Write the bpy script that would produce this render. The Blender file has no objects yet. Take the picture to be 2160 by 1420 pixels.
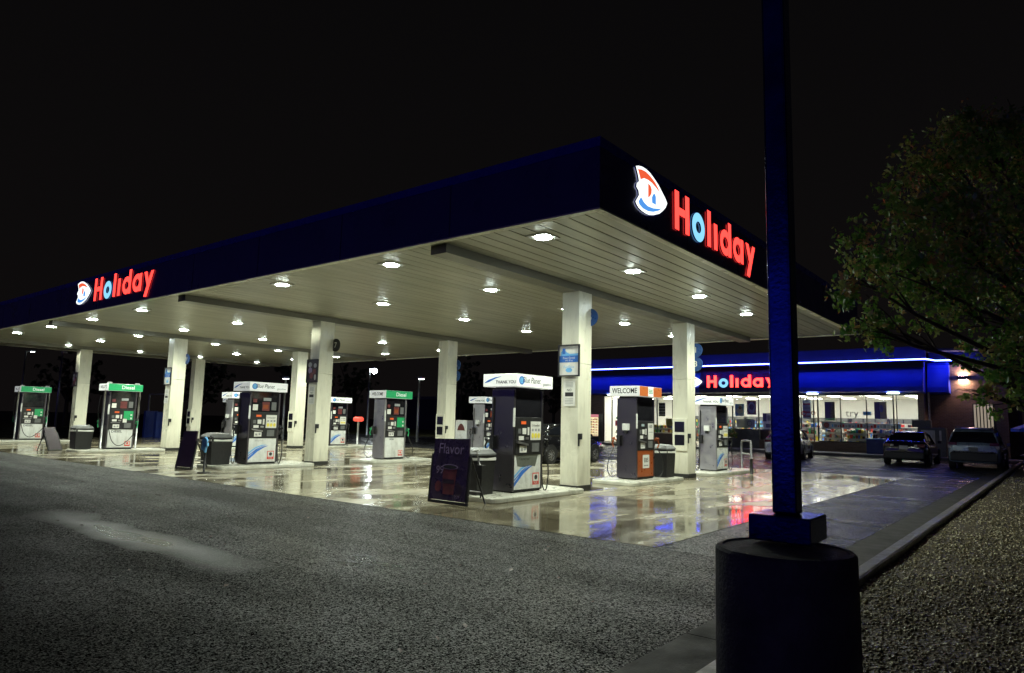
import bpy, math, random
import numpy as np
from mathutils import Vector, Matrix, noise as mnoise
random.seed(7); np.random.seed(7)
D=bpy.data; scene=bpy.context.scene; COL=scene.collection
PI=math.pi
# ------------------------------------------------------------------ materials
def nmat(name):
    m=D.materials.new(name); m.use_nodes=True
    nt=m.node_tree; nt.nodes.clear()
    out=nt.nodes.new('ShaderNodeOutputMaterial')
    b=nt.nodes.new('ShaderNodeBsdfPrincipled'); nt.links.new(b.outputs[0],out.inputs[0])
    return m,nt,b
def N(nt,t,**k):
    n=nt.nodes.new('ShaderNode'+t)
    for a,v in k.items():
        if a.startswith('i_'):
            key=a[2:]; key=int(key) if key.isdigit() else key.replace('_',' ')
            n.inputs[key].default_value=v
        else: setattr(n,a,v)
    return n
def coords(nt,scale=(1,1,1),world=False,rot=(0,0,0)):
    if world: c=N(nt,'NewGeometry').outputs['Position']
    else: c=N(nt,'TexCoord').outputs['Object']
    mp=N(nt,'Mapping'); mp.inputs['Scale'].default_value=scale; mp.inputs['Rotation'].default_value=rot
    nt.links.new(c,mp.inputs['Vector']); return mp.outputs[0]
def ramp(nt,fac,stops):
    r=N(nt,'ValToRGB'); cr=r.color_ramp
    while len(cr.elements)<len(stops): cr.elements.new(.5)
    for e,(p,c) in zip(cr.elements,stops):
        e.position=p; e.color=(c,c,c,1) if not hasattr(c,'__len__') else (*c,1)
    nt.links.new(fac,r.inputs[0]); return r.outputs[0]
def noi(nt,vec,scale,detail=4,rough=.55):
    n=N(nt,'TexNoise'); n.inputs['Scale'].default_value=scale; n.inputs['Detail'].default_value=detail; n.inputs['Roughness'].default_value=rough
    nt.links.new(vec,n.inputs['Vector']); return n.outputs['Fac']
def mix(nt,f,a,b,mode='MIX'):
    m=N(nt,'MixRGB',blend_type=mode)
    for i,v in ((0,f),(1,a),(2,b)):
        if hasattr(v,'is_linked') or hasattr(v,'links'): nt.links.new(v,m.inputs[i])
        else: m.inputs[i].default_value=v if i==0 else (*v,1)
    return m.outputs[0]
def bump(nt,b,h,strength,dist,prev=None):
    n=N(nt,'Bump'); n.inputs['Strength'].default_value=strength; n.inputs['Distance'].default_value=dist
    nt.links.new(h,n.inputs['Height'])
    if prev: nt.links.new(prev,n.inputs['Normal'])
    nt.links.new(n.outputs[0],b.inputs['Normal']); return n.outputs[0]
def mat(name,col,rough=.5,metal=0,var=.15,vs=6,bmp=0,bs=40,emit=None,es=0,coat=0,spec=.5,world=False,rv=.12,alpha=1,trans=0):
    m,nt,b=nmat(name)
    v=coords(nt,world=world); f=noi(nt,v,vs)
    lo=[c*(1-var) for c in col]; hi=[min(1,c*(1+var)) for c in col]
    c=ramp(nt,f,[(.3,lo),(.7,hi)]); nt.links.new(c,b.inputs['Base Color'])
    r=ramp(nt,noi(nt,v,vs*2.3),[(.3,max(.02,rough-rv)),(.7,min(1,rough+rv))]); nt.links.new(r,b.inputs['Roughness'])
    b.inputs['Metallic'].default_value=metal; b.inputs['Specular IOR Level'].default_value=spec
    b.inputs['Coat Weight'].default_value=coat; b.inputs['Coat Roughness'].default_value=.05
    b.inputs['Transmission Weight'].default_value=trans
    if bmp: bump(nt,b,noi(nt,v,bs,6),bmp,.01)
    if emit: b.inputs['Emission Color'].default_value=(*emit,1); b.inputs['Emission Strength'].default_value=es
    return m
def emis(name,col,s):
    m,nt,b=nmat(name); b.inputs['Base Color'].default_value=(.3,.3,.3,1) if s<3 else (.8,.8,.8,1)
    b.inputs['Base Color'].default_value=(min(1,col[0])*.3,min(1,col[1])*.3,min(1,col[2])*.3,1)
    b.inputs['Roughness'].default_value=.4
    b.inputs['Emission Color'].default_value=(*col,1); b.inputs['Emission Strength'].default_value=s; return m
M={}
M['cream']=mat('cream_panel_paint',(.74,.73,.60),.30,0,.035,.7,.08,3,rv=.05)
def stain(key,amt,sc=(2.2,2.2,.45)):
    nt=M[key].node_tree; b=[n for n in nt.nodes if n.type=='BSDF_PRINCIPLED'][0]; src=b.inputs['Base Color'].links[0].from_socket
    v=coords(nt,scale=sc,world=True); f=ramp(nt,noi(nt,v,3.2,6,.65),[(.50,0),(.72,amt)])
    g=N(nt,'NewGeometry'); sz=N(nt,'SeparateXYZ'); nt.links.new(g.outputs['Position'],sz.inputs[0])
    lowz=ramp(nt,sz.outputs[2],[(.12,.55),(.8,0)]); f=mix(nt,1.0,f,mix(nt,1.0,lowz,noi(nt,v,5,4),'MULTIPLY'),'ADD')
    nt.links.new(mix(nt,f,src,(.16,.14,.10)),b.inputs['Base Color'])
stain('cream',.22)
M['plinth']=mat('black_rubber',(.02,.02,.018),.5,bmp=.2)
M['black']=mat('black_plastic',(.010,.010,.011),.5,0,.3,12,.1,60)
M['blackgloss']=mat('black_gloss_panel',(.012,.012,.015),.14,0,.2,3,coat=.5)
M['steel']=mat('brushed_steel',(.42,.41,.42),.38,.9,.12,3,.08,30)
M['darksteel']=mat('dark_steel_cladding',(.13,.12,.135),.30,.85,.06,1,.04,6,rv=.04)
M['galv']=mat('galvanised_pipe',(.45,.46,.46),.42,.8,.15,5)
M['white']=mat('white_panel',(.72,.74,.72),.3,0,.06,4)
stain('white',.28)
M['whitelit']=mat('white_backlit_panel',(.75,.77,.75),.3,0,.05,4,emit=(.95,1,.97),es=.28)
M['paper']=mat('paper_white',(.7,.7,.66),.6,0,.08,9)
M['grey']=mat('grey_plastic',(.13,.135,.135),.5,0,.15,8)
M['orange']=mat('orange_panel',(.28,.065,.015),.35,0,.08,4)
M['orangelit']=mat('orange_backlit_panel',(.45,.12,.03),.35,0,.08,4,emit=(1,.28,.04),es=.12)
M['green']=mat('green_panel',(.02,.33,.12),.35,0,.08,4,emit=(.02,.5,.16),es=.16)
M['greenp']=mat('green_plate',(.02,.34,.12),.35,0,.1,4)
M['blue']=mat('blue_print',(.03,.15,.55),.35,0,.1,6)
M['ltblue']=mat('light_blue_print',(.15,.42,.75),.35,0,.1,6)
M['bluedisc']=mat('blue_disc_paint',(.006,.06,.25),.35,0,.1,6)
M['yellow']=mat('yellow_button',(.8,.68,.08),.4,0,.08,9)
M['red']=mat('red_print',(.6,.05,.03),.4,0,.1,9)
M['dred']=mat('dark_red_print',(.10,.015,.012),.5,0,.2,30)
M['ink']=mat('black_ink',(.015,.015,.018),.5,0,.2,9)
M['greyink']=mat('grey_ink',(.30,.31,.32),.5,0,.2,9)
M['greyink2']=mat('dark_grey_ink',(.12,.13,.11),.4,0,.15,6)
M['greyghost']=mat('pale_grey_ink',(.48,.48,.45),.5,0,.2,9)
M['display']=emis('orange_display',(1,.16,.03),.55)
M['display2']=emis('pale_display',(.5,.65,.6),.35)
M['rubber']=mat('hose_rubber',(.012,.012,.012),.4,0,.3,10)
M['concrete_kerb']=mat('kerb_concrete',(.14,.14,.13),.42,0,.25,3,.5,50,world=True)
M['island']=mat('island_concrete',(.50,.50,.43),.3,0,.2,2,.3,30,world=True)
M['gutter']=mat('gutter_concrete',(.020,.020,.018),.75,0,.3,1.7,.5,70,world=True)
M['dirt']=mat('dark_soil',(.03,.026,.016),.8,0,.4,8,.8,25,world=True)
M['purple']=mat('poster_purple_print',(.032,.02,.04),.3,0,.35,2.5)
M['purple2']=mat('poster_plum_print',(.025,.012,.022),.4,0,.3,4)
M['purpletext']=mat('poster_lilac_ink',(.26,.2,.34),.4,0,.1,4)
M['cup']=mat('poster_cup_print',(.13,.03,.03),.4,0,.5,5)
M['polebluepaint']=mat('glossy_blue_pole_paint',(.016,.05,.30),.16,1.0,.35,5,.12,50,rv=.05)
M['castconcrete']=mat('cast_concrete_dark',(.10,.10,.095),.7,0,.35,7,1.0,70)
M['glass_dark']=mat('dark_car_glass',(.008,.009,.012),.06,0,.1,3,spec=.8)
M['tyre']=mat('tyre_rubber',(.014,.014,.014),.6,0,.2,10,.2,50)
M['alloy']=mat('alloy_wheel',(.5,.5,.52),.3,.9,.1,6)
M['carblack']=mat('black_car_paint',(.01,.011,.016),.18,.2,.2,2,coat=1)
M['carsilver']=mat('silver_car_paint',(.62,.65,.67),.28,.35,.08,2,coat=1)
M['carsuv']=mat('blue_grey_car_paint',(.24,.32,.40),.3,.3,.1,2,coat=1)
M['cardark']=mat('charcoal_car_paint',(.012,.012,.014),.2,.4,.1,2,coat=1)
M['tail']=mat('tail_lamp_red',(.09,.004,.004),.15,0,.1,8,coat=.5)
M['tailclear']=mat('tail_lamp_clear',(.55,.5,.5),.15,0,.1,8,coat=.5)
M['brick']=None
M['navy']=mat('navy_fascia_paint',(.028,.03,.17),.34,0,.10,.6,.03,3)
M['navytop']=mat('blue_fascia_trim',(.003,.015,.42),.3,0,.15,2)
M['roofmetal']=mat('roof_deck',(.05,.05,.05),.6)
M['awningblue']=mat('blue_awning_metal',(.008,.05,.70),.42,0,.08,.7,.05,3)
M['parapet']=mat('dark_blue_parapet',(.004,.008,.07),.5,0,.2,.8)
M['signpanel']=mat('sign_back_panel',(.03,.012,.10),.45,0,.2,1)
M['neon']=emis('blue_neon_tube',(.075,.11,1.0),32)
M['redletter']=emis('red_letter_face',(1.0,.045,.035),2.9)
M['redstore']=emis('red_store_letter_face',(1.0,.026,.020),10.0)
M['redside']=mat('red_letter_return',(.03,.004,.004),.5)
M['blueside']=mat('blue_letter_return',(.004,.008,.03),.5)
M['blueletter']=emis('pale_blue_letter_face',(.26,.68,1.0),1.15)
M['whiteletter']=emis('white_emblem_face',(.93,1.0,.99),1.5)
M['redemb']=emis('orange_red_emblem_face',(.9,.12,.045),1.0)
M['blueemb']=emis('blue_emblem_face',(.09,.33,.85),1.0)
M['lens']=emis('led_lens',(.95,1.0,.84),110)
M['lenscool']=emis('led_lens_cool',(.86,1.0,.97),150)
M['beam']=mat('beam_grey_paint',(.17,.165,.13),.35,.2,.08,1,.04,4,rv=.05)
M['greyrail']=mat('dull_grey_rail_paint',(.16,.16,.17),.45,.3,.2,4)
M['housing']=mat('fixture_housing',(.7,.7,.66),.4)
M['lampglow']=emis('street_lamp_lens',(.85,1,.9),14)
M['starlamp']=emis('bright_lamp_lens',(.9,1,1),200)
M['interior_wall']=mat('interior_cream_wall',(.82,.82,.78),.6,0,.05,1)
M['interior_floor']=mat('interior_tile',(.45,.43,.38),.3,0,.1,2)
M['interior_light']=emis('shop_ceiling_light',(1,.97,.82),22)
M['frame']=mat('dark_window_frame',(.02,.02,.022),.4,.3)
M['framel']=mat('aluminium_frame',(.5,.5,.48),.35,.8)
M['brown']=mat('dark_brown_laminate',(.06,.025,.02),.4)
M['bark']=mat('tree_bark',(.05,.037,.026),.8,0,.4,8,.8,30)
M['umbrella']=mat('blue_umbrella_canvas',(.01,.10,.65),.7,0,.15,4)
M['wood']=mat('picnic_table_boards',(.40,.33,.27),.5,0,.25,6)
M['binblue']=mat('blue_bin_plastic',(.01,.03,.20),.45,0,.15,4)
M['coolglow']=emis('lit_cooler_interior',(1,.78,.45),1.3)
M['coolpink']=emis('lit_cooler_pink_header',(1,.35,.4),.6)
M['redlamp']=emis('red_oval_lamp_face',(1,.10,.06),1.1)
M['warmlamp']=emis('wall_lamp_lens',(1,.66,.50),150)
M['blinds']=emis('lit_blinds',(.8,.68,.5),.35)
M['darkpark']=mat('distant_dark_cladding',(.02,.02,.022),.7)
def glass():
    m,nt,b=nmat('window_glass'); nt.nodes.remove(b)
    out=[n for n in nt.nodes if n.type=='OUTPUT_MATERIAL'][0]
    t=N(nt,'BsdfTransparent'); g=N(nt,'BsdfGlossy'); g.inputs['Roughness'].default_value=.03; g.inputs['Color'].default_value=(.9,.9,.9,1)
    t.inputs['Color'].default_value=(.93,.95,.95,1)
    fr=N(nt,'Fresnel'); fr.inputs[0].default_value=1.45
    mx=N(nt,'MixShader'); nt.links.new(fr.outputs[0],mx.inputs[0]); nt.links.new(t.outputs[0],mx.inputs[1]); nt.links.new(g.outputs[0],mx.inputs[2]); nt.links.new(mx.outputs[0],out.inputs[0]); return m
M['glass']=glass()
def asphalt(name,lo,hi,r0,r1,tracks=True):
    m,nt,b=nmat(name); v=coords(nt,world=True)
    fine=noi(nt,v,75,3,.7); med=noi(nt,v,9,5,.6); big=noi(nt,v,.35,4,.6)
    vo=N(nt,'TexVoronoi'); vo.inputs['Scale'].default_value=125; nt.links.new(v,vo.inputs['Vector'])
    vo.inputs['Randomness'].default_value=1
    vo2=N(nt,'TexVoronoi'); vo2.inputs['Scale'].default_value=72; nt.links.new(v,vo2.inputs['Vector'])
    sp=ramp(nt,mix(nt,.5,vo.outputs['Color'],vo2.outputs['Color']),[(.38,0),(.75,1)])
    fl=ramp(nt,mix(nt,.35,vo.outputs['Color'],vo2.outputs['Color']),[(.62,0),(.74,1)]); base=mix(nt,sp,lo,hi); base=mix(nt,mix(nt,1.0,fl,(.8,.8,.8),'MULTIPLY'),base,[min(1,c*4.2) for c in hi]); base=mix(nt,ramp(nt,med,[(.35,.25),(.65,0)]),base,[c*.45 for c in lo])
    ve=N(nt,'TexVoronoi',feature='DISTANCE_TO_EDGE'); ve.inputs['Scale'].default_value=.21; nd=N(nt,'TexNoise'); nd.inputs['Scale'].default_value=1.6; nd.inputs['Detail'].default_value=5; nt.links.new(v,nd.inputs['Vector']); nt.links.new(mix(nt,.12,v,nd.outputs['Color'],'ADD'),ve.inputs['Vector'])
    crack=ramp(nt,ve.outputs['Distance'],[(.0015,1),(.005,0)]); base=mix(nt,crack,base,(.002,.002,.002))
    base=mix(nt,ramp(nt,big,[(.35,.45),(.6,0)]),base,[c*.6 for c in lo])
    nt.links.new(base,b.inputs['Base Color'])
    # wetness: long tracks along Y + patches
    vt=coords(nt,scale=(1.1,.16,1),world=True); tr=noi(nt,vt,.9,3,.5)
    rr=mix(nt,.5,tr,big); r=ramp(nt,rr,[(.36,r0),(.6,r1)])
    if tracks:
        g=N(nt,'NewGeometry'); sx=N(nt,'SeparateXYZ'); nt.links.new(g.outputs['Position'],sx.inputs[0])
        wob=noi(nt,v,.5,2); 
        a=N(nt,'Math',operation='MULTIPLY_ADD'); a.inputs[1].default_value=.9; a.inputs[2].default_value=8.62; nt.links.new(wob,a.inputs[0])
        s=N(nt,'Math',operation='ADD'); nt.links.new(sx.outputs[0],s.inputs[0]); nt.links.new(a.outputs[0],s.inputs[1])
        ab=N(nt,'Math',operation='ABSOLUTE'); nt.links.new(s.outputs[0],ab.inputs[0])
        k=ramp(nt,ab.outputs[0],[(.04,1),(.34,0)])
        yb=N(nt,'Math',operation='ADD'); yb.inputs[1].default_value=-.8; nt.links.new(sx.outputs[1],yb.inputs[0])
        yab=N(nt,'Math',operation='ABSOLUTE'); nt.links.new(yb.outputs[0],yab.inputs[0])
        ysc=N(nt,'Math',operation='MULTIPLY'); ysc.inputs[1].default_value=.12; nt.links.new(yab.outputs[0],ysc.inputs[0])
        k2=ramp(nt,ysc.outputs[0],[(.02,1),(.36,0)]); kk=mix(nt,1.0,k,k2,'MULTIPLY')
        r=mix(nt,kk,r,(.20,)*3)
    nt.links.new(r,b.inputs['Roughness'])
    h=mix(nt,.5,vo2.outputs['Distance'],mix(nt,.45,fine,vo.outputs['Distance']))
    n1=bump(nt,b,h,.7,.009); n1=bump(nt,b,noi(nt,v,1.3,2),.25,.03,n1)
    if tracks: bump(nt,b,kk,.25,.03,n1)
    spc=ramp(nt,sp,[(0,.0),(.5,.07),(1,.58)])
    if tracks: spc=mix(nt,kk,spc,(.9,.9,.9))
    nt.links.new(spc,b.inputs['Specular IOR Level'])
    return m
M['asphalt']=asphalt('wet_asphalt',(.002,.002,.002),(.013,.013,.012),.26,.55)
M['asphalt2']=asphalt('parking_asphalt',(.014,.014,.018),(.048,.048,.054),.17,.38,False)
M['patch']=asphalt('asphalt_seam_patch',(.016,.016,.016),(.045,.045,.043),.34,.5,False)
def slab():
    m,nt,b=nmat('wet_concrete'); v=coords(nt,world=True)
    big=noi(nt,v,.33,5,.55); vs=coords(nt,scale=(.55,1.3,1),world=True); st=noi(nt,vs,.8,5,.6); med=noi(nt,v,6,6,.65)
    c=ramp(nt,st,[(.3,(.12,.105,.07)),(.5,(.21,.19,.13)),(.70,(.38,.35,.26))])
    c=mix(nt,ramp(nt,med,[(.35,.22),(.6,0)]),c,(.22,.19,.12))
    wet=ramp(nt,mix(nt,.45,big,st),[(.44,1),(.52,0)])
    c=mix(nt,mix(nt,1.0,wet,(.75,.75,.75),'MULTIPLY'),c,(.10,.085,.055))
    br=N(nt,'TexBrick'); br.offset=0; br.squash=1
    for k,val in (('Scale',1),('Mortar Size',.022),('Mortar Smooth',.1),('Brick Width',3.45),('Row Height',4.87)): br.inputs[k].default_value=val
    mp=N(nt,'Mapping'); mp.inputs['Location'].default_value=(.55,.47,0); g=N(nt,'NewGeometry'); nt.links.new(g.outputs['Position'],mp.inputs['Vector']); nt.links.new(mp.outputs[0],br.inputs['Vector'])
    j=br.outputs['Fac']; c=mix(nt,j,c,(.02,.018,.012))
    vd=N(nt,'TexVoronoi'); vd.inputs['Scale'].default_value=.9; nt.links.new(v,vd.inputs['Vector']); wv=mix(nt,.5,vd.outputs['Distance'],noi(nt,v,9,3)); c=mix(nt,ramp(nt,wv,[(.20,.6),(.30,0)]),c,(.035,.03,.022)); nt.links.new(c,b.inputs['Base Color'])
    r=ramp(nt,mix(nt,.5,big,st),[(.42,.05),(.50,.15),(.57,.36)]); r=mix(nt,mix(nt,1.0,ramp(nt,med,[(.4,0),(.7,1)]),(.12,.12,.12),'MULTIPLY'),r,(.32,)*3)
    nt.links.new(r,b.inputs['Roughness'])
    b.inputs['Specular IOR Level'].default_value=.75
    h=mix(nt,ramp(nt,wet,[(0,0),(1,1)]),med,(.5,.5,.5))
    n1=bump(nt,b,h,.06,.004); n2=bump(nt,b,noi(nt,v,1.6,1.5),.07,.012,n1)
    inv=N(nt,'Math',operation='SUBTRACT'); inv.inputs[0].default_value=1; nt.links.new(j,inv.inputs[1]); bump(nt,b,inv.outputs[0],.5,.006,n2)
    return m
M['slab']=slab()
def soffit():
    m,nt,b=nmat('soffit_metal_plank'); v=coords(nt,scale=(.35,3.0,1),world=True)
    f=noi(nt,v,1.1,4); c=ramp(nt,f,[(.3,(.30,.295,.23)),(.7,(.42,.41,.33))]); nt.links.new(c,b.inputs['Base Color'])
    v2=coords(nt,scale=(.25,14,1),world=True); r=ramp(nt,noi(nt,v2,1.0,3),[(.3,.34),(.7,.46)]); nt.links.new(r,b.inputs['Roughness'])
    b.inputs['Metallic'].default_value=.5
    bump(nt,b,noi(nt,v2,1.2,2),.12,.012); return m
M['soffit']=soffit()
def brickm():
    m,nt,b=nmat('brown_brick'); br=N(nt,'TexBrick'); v=coords(nt,world=True)
    s=N(nt,'SeparateXYZ'); nt.links.new(v,s.inputs[0]); a=N(nt,'Math',operation='ADD'); nt.links.new(s.outputs[0],a.inputs[0]); nt.links.new(s.outputs[1],a.inputs[1])
    cb=N(nt,'CombineXYZ'); nt.links.new(a.outputs[0],cb.inputs[0]); nt.links.new(s.outputs[2],cb.inputs[1]); nt.links.new(cb.outputs[0],br.inputs['Vector'])
    for k,val in (('Scale',1),('Mortar Size',.006),('Brick Width',.23),('Row Height',.08)): br.inputs[k].default_value=val
    br.inputs['Color1'].default_value=(.20,.12,.075,1); br.inputs['Color2'].default_value=(.14,.085,.055,1); br.inputs['Mortar'].default_value=(.25,.22,.18,1)
    nt.links.new(br.outputs[0],b.inputs['Base Color']); b.inputs['Roughness'].default_value=.65; bump(nt,b,br.outputs['Fac'],-.4,.004); return m
M['brick']=brickm()
def varied(name,stops,scale,rough,spec=.5,bmp=0,trl=0):
    m,nt,b=nmat(name); v=coords(nt,world=True)
    vo=N(nt,'TexVoronoi'); vo.inputs['Scale'].default_value=scale; nt.links.new(v,vo.inputs['Vector'])
    s=N(nt,'SeparateColor'); nt.links.new(vo.outputs['Color'],s.inputs[0])
    nt.links.new(ramp(nt,s.outputs[0],stops),b.inputs['Base Color']); b.inputs['Roughness'].default_value=rough; b.inputs['Specular IOR Level'].default_value=spec
    if bmp: bump(nt,b,vo.outputs['Distance'],bmp,.02)
    if trl:
        out=[n for n in nt.nodes if n.type=='OUTPUT_MATERIAL'][0]; t=N(nt,'BsdfTranslucent'); nt.links.new(b.inputs['Base Color'].links[0].from_socket,t.inputs['Color'])
        mx=N(nt,'MixShader'); mx.inputs[0].default_value=trl; nt.links.new(b.outputs[0],mx.inputs[1]); nt.links.new(t.outputs[0],mx.inputs[2]); nt.links.new(mx.outputs[0],out.inputs[0])
    return m
M['stones']=varied('river_gravel',[(0,(.03,.024,.010)),(.3,(.12,.105,.045)),(.65,(.30,.265,.13)),(.92,(.85,.80,.55))],38,.36)
M['gravelbase']=varied('gravel_bed_fines',[(0,(.02,.016,.008)),(.5,(.07,.055,.028)),(1,(.17,.14,.08))],34,.6,.5,.9)
M['leaf']=varied('tree_leaf',[(0,(.07,.24,.03)),(.5,(.18,.38,.06)),(.85,(.36,.42,.12)),(.97,(.45,.32,.10)),(1,(.45,.24,.10))],7,.26,.8,trl=.4)
M['darkleaf']=varied('dark_foliage',[(0,(.012,.02,.01)),(1,(.03,.045,.02))],3,.7)
M['grass']=varied('verge_grass',[(0,(.03,.04,.012)),(.6,(.08,.075,.028)),(1,(.14,.12,.05))],9,.8,.3,.5)
M['goods']=varied('shelf_goods',[(0,(.5,.05,.05)),(.15,(.8,.75,.6)),(.3,(.7,.5,.1)),(.45,(.05,.12,.3)),(.6,(.85,.85,.8)),(.75,(.3,.1,.05)),(.88,(.06,.3,.12)),(1,(.04,.04,.05))],7,.5)
# ------------------------------------------------------------------ mesh building
class MB:
    def __init__(s): s.v=[]; s.f=[]; s.m=[]; s.mats=[]; s.sm=[]
    def mi(s,m):
        if m not in s.mats: s.mats.append(m)
        return s.mats.index(m)
    def add(s,vs,fs,m,smooth=False):
        o=len(s.v); s.v+= [tuple(p) for p in vs]; i=s.mi(m)
        for f in fs: s.f.append(tuple(o+k for k in f)); s.m.append(i); s.sm.append(smooth)
        return s
    def box(s,x0,x1,y0,y1,z0,z1,m):
        if x0>x1:x0,x1=x1,x0
        if y0>y1:y0,y1=y1,y0
        vs=[(x0,y0,z0),(x1,y0,z0),(x1,y1,z0),(x0,y1,z0),(x0,y0,z1),(x1,y0,z1),(x1,y1,z1),(x0,y1,z1)]
        return s.add(vs,[(0,3,2,1),(4,5,6,7),(0,1,5,4),(1,2,6,5),(2,3,7,6),(3,0,4,7)],m)
    def prism(s,pts,fr,w0,w1,m,side=None):  # polygon in frame (O,U,V,N)
        O,U,V,Nn=fr; n=len(pts)
        a=sum(pts[i][0]*pts[(i+1)%n][1]-pts[(i+1)%n][0]*pts[i][1] for i in range(n))
        if a<0: pts=pts[::-1]
        vs=[O+U*p[0]+V*p[1]+Nn*w0 for p in pts]+[O+U*p[0]+V*p[1]+Nn*w1 for p in pts]
        s.add(vs,[tuple(range(n))[::-1],tuple(range(n,2*n))],m); o=len(s.v)-2*n; k=s.mi(side or m)
        for i in range(n): s.f.append((o+i,o+(i+1)%n,o+n+(i+1)%n,o+n+i)); s.m.append(k); s.sm.append(False)
        return s
    def rect(s,u0,u1,v0,v1,fr,w0,w1,m,side=None): return s.prism([(u0,v0),(u1,v0),(u1,v1),(u0,v1)],fr,w0,w1,m,side)
    def ring(s,cu,cv,ru,rv,t,fr,w0,w1,m,n=28,a0=0,a1=2*PI,side=None):
        O,U,V,Nn=fr; full=abs(a1-a0-2*PI)<1e-6; k=n if full else n+1; vs=[]
        for i in range(k):
            a=a0+(a1-a0)*i/n
            for (r1,r2) in ((ru,rv),(ru-t,rv-t)):
                p=O+U*(cu+r1*math.cos(a))+V*(cv+r2*math.sin(a)); vs+=[p+Nn*w0,p+Nn*w1]
        fs=[]
        for i in range(n):
            a=4*i; b=4*((i+1)%k)
            fs+=[(a+1,b+1,b+3,a+3)[::-1],(a,a+2,b+2,b)[::-1],(a,b,b+1,a+1),(a+2,a+3,b+3,b+2)]
        s.add(vs,fs,m); L=len(fs); k=s.mi(side or m)
        for i in range(L):
            if i%4>1: s.m[len(s.m)-L+i]=k
        return s
    def disc(s,cu,cv,ru,rv,fr,w0,w1,m,n=24): return s.prism([(cu+ru*math.cos(2*PI*i/n),cv+rv*math.sin(2*PI*i/n)) for i in range(n)],fr,w0,w1,m)
    def tube(s,path,r,m,n=8,cap=True):
        path=[Vector(p) for p in path]; k=len(path); rs=r if hasattr(r,'__len__') else [r]*k; vs=[]; ref=None
        for i,p in enumerate(path):
            t=(path[min(i+1,k-1)]-path[max(i-1,0)]).normalized()
            if ref is None: ref=Vector((0,0,1)) if abs(t.z)<.9 else Vector((1,0,0))
            a=t.cross(ref).normalized(); b=a.cross(t).normalized(); ref=b
            for j in range(n): th=2*PI*j/n; vs.append(p+(a*math.cos(th)+b*math.sin(th))*rs[i])
        fs=[(i*n+j,(i+1)*n+j,(i+1)*n+(j+1)%n,i*n+(j+1)%n) for i in range(k-1) for j in range(n)]
        s.add(vs,[f[::-1] for f in fs],m,True)
        if cap:
            o=len(s.v)-len(vs); i=s.mi(m)
            s.f.append(tuple(o+j for j in range(n))); s.m.append(i); s.sm.append(False)
            s.f.append(tuple(o+(k-1)*n+j for j in range(n))[::-1]); s.m.append(i); s.sm.append(False)
        return s
    def cyl(s,x,y,z0,z1,r0,r1,m,n=16): return s.tube([(x,y,z0),(x,y,z1)],[r0,r1],m,n)
    def lathe(s,prof,m,n=24,c=(0,0)):
        vs=[(c[0]+r*math.cos(2*PI*j/n),c[1]+r*math.sin(2*PI*j/n),z) for r,z in prof for j in range(n)]
        fs=[(i*n+j,i*n+(j+1)%n,(i+1)*n+(j+1)%n,(i+1)*n+j) for i in range(len(prof)-1) for j in range(n)]
        return s.add(vs,fs,m,True)
    def loft(s,rings,m,cap=True,smooth=True):
        n=len(rings[0]); vs=[p for r in rings for p in r]
        fs=[(i*n+j,(i+1)*n+j,(i+1)*n+(j+1)%n,i*n+(j+1)%n) for i in range(len(rings)-1) for j in range(n)]
        if cap: fs+=[tuple(range(n)),tuple(range((len(rings)-1)*n,len(rings)*n))[::-1]]
        return s.add(vs,fs,m,smooth)
    def text(s,txt,fr,u,v,size,m,w=.003,align='CENTER',sx=1,off=0,shear=0):
        vs,ps=textgeo(txt,align,off,shear); O,U,V,Nn=fr
        return s.add([O+U*(u+a*size*sx)+V*(v+b*size)+Nn*w for a,b in vs],ps,m)
    def build(s,name,parent=None,bevel=0,loc=None,recalc=False):
        me=D.meshes.new(name); me.from_pydata(s.v,[],s.f)
        for m in s.mats: me.materials.append(M[m])
        me.polygons.foreach_set('material_index',s.m); me.polygons.foreach_set('use_smooth',s.sm); me.update()
        o=D.objects.new(name,me); COL.objects.link(o)
        if parent: o.parent=parent
        if loc: o.location=loc
        if bevel:
            b=o.modifiers.new('bevel','BEVEL'); b.width=bevel; b.segments=2; b.limit_method='ANGLE'; b.angle_limit=.6
        return o
_tc={}
def textgeo(txt,align,off,shear):
    k=(txt,align,off,shear)
    if k not in _tc:
        c=D.curves.new('t','FONT'); c.body=txt; c.align_x=align; c.align_y='CENTER'; c.size=1; c.offset=off; c.shear=shear; c.resolution_u=3
        o=D.objects.new('t',c); COL.objects.link(o); dg=bpy.context.evaluated_depsgraph_get(); me=D.meshes.new_from_object(o.evaluated_get(dg))
        _tc[k]=([(v.co.x,v.co.y) for v in me.vertices],[tuple(p.vertices) for p in me.polygons])
        D.objects.remove(o); D.curves.remove(c); D.meshes.remove(me)
    return _tc[k]
X_,Y_,Z_=Vector((1,0,0)),Vector((0,1,0)),Vector((0,0,1))
def FY(x,y,z): return (Vector((x,y,z)),X_,Z_,-Y_)     # seen from -Y
def FYb(x,y,z): return (Vector((x,y,z)),-X_,Z_,Y_)    # seen from +Y
def FX(x,y,z): return (Vector((x,y,z)),-Y_,Z_,-X_)    # seen from -X
def FXb(x,y,z): return (Vector((x,y,z)),Y_,Z_,X_)
def FZ(x,y,z): return (Vector((x,y,z)),X_,Y_,Z_)
def tag(o,label=None,cat=None,group=None,kind=None):
    if label:o['label']=label
    if cat:o['category']=cat
    if group:o['group']=group
    if kind:o['kind']=kind
    return o
def empty(name,loc,label,cat,group=None,rz=0):
    o=D.objects.new(name,None); COL.objects.link(o); o.location=loc; o.rotation_euler=(0,0,rz); o.empty_display_size=.2
    return tag(o,label,cat,group)
def copy_tree(o,parent=None):
    c=o.copy(); COL.objects.link(c); c.parent=parent
    for ch in list(o.children): copy_tree(ch,c)
    return c
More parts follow.
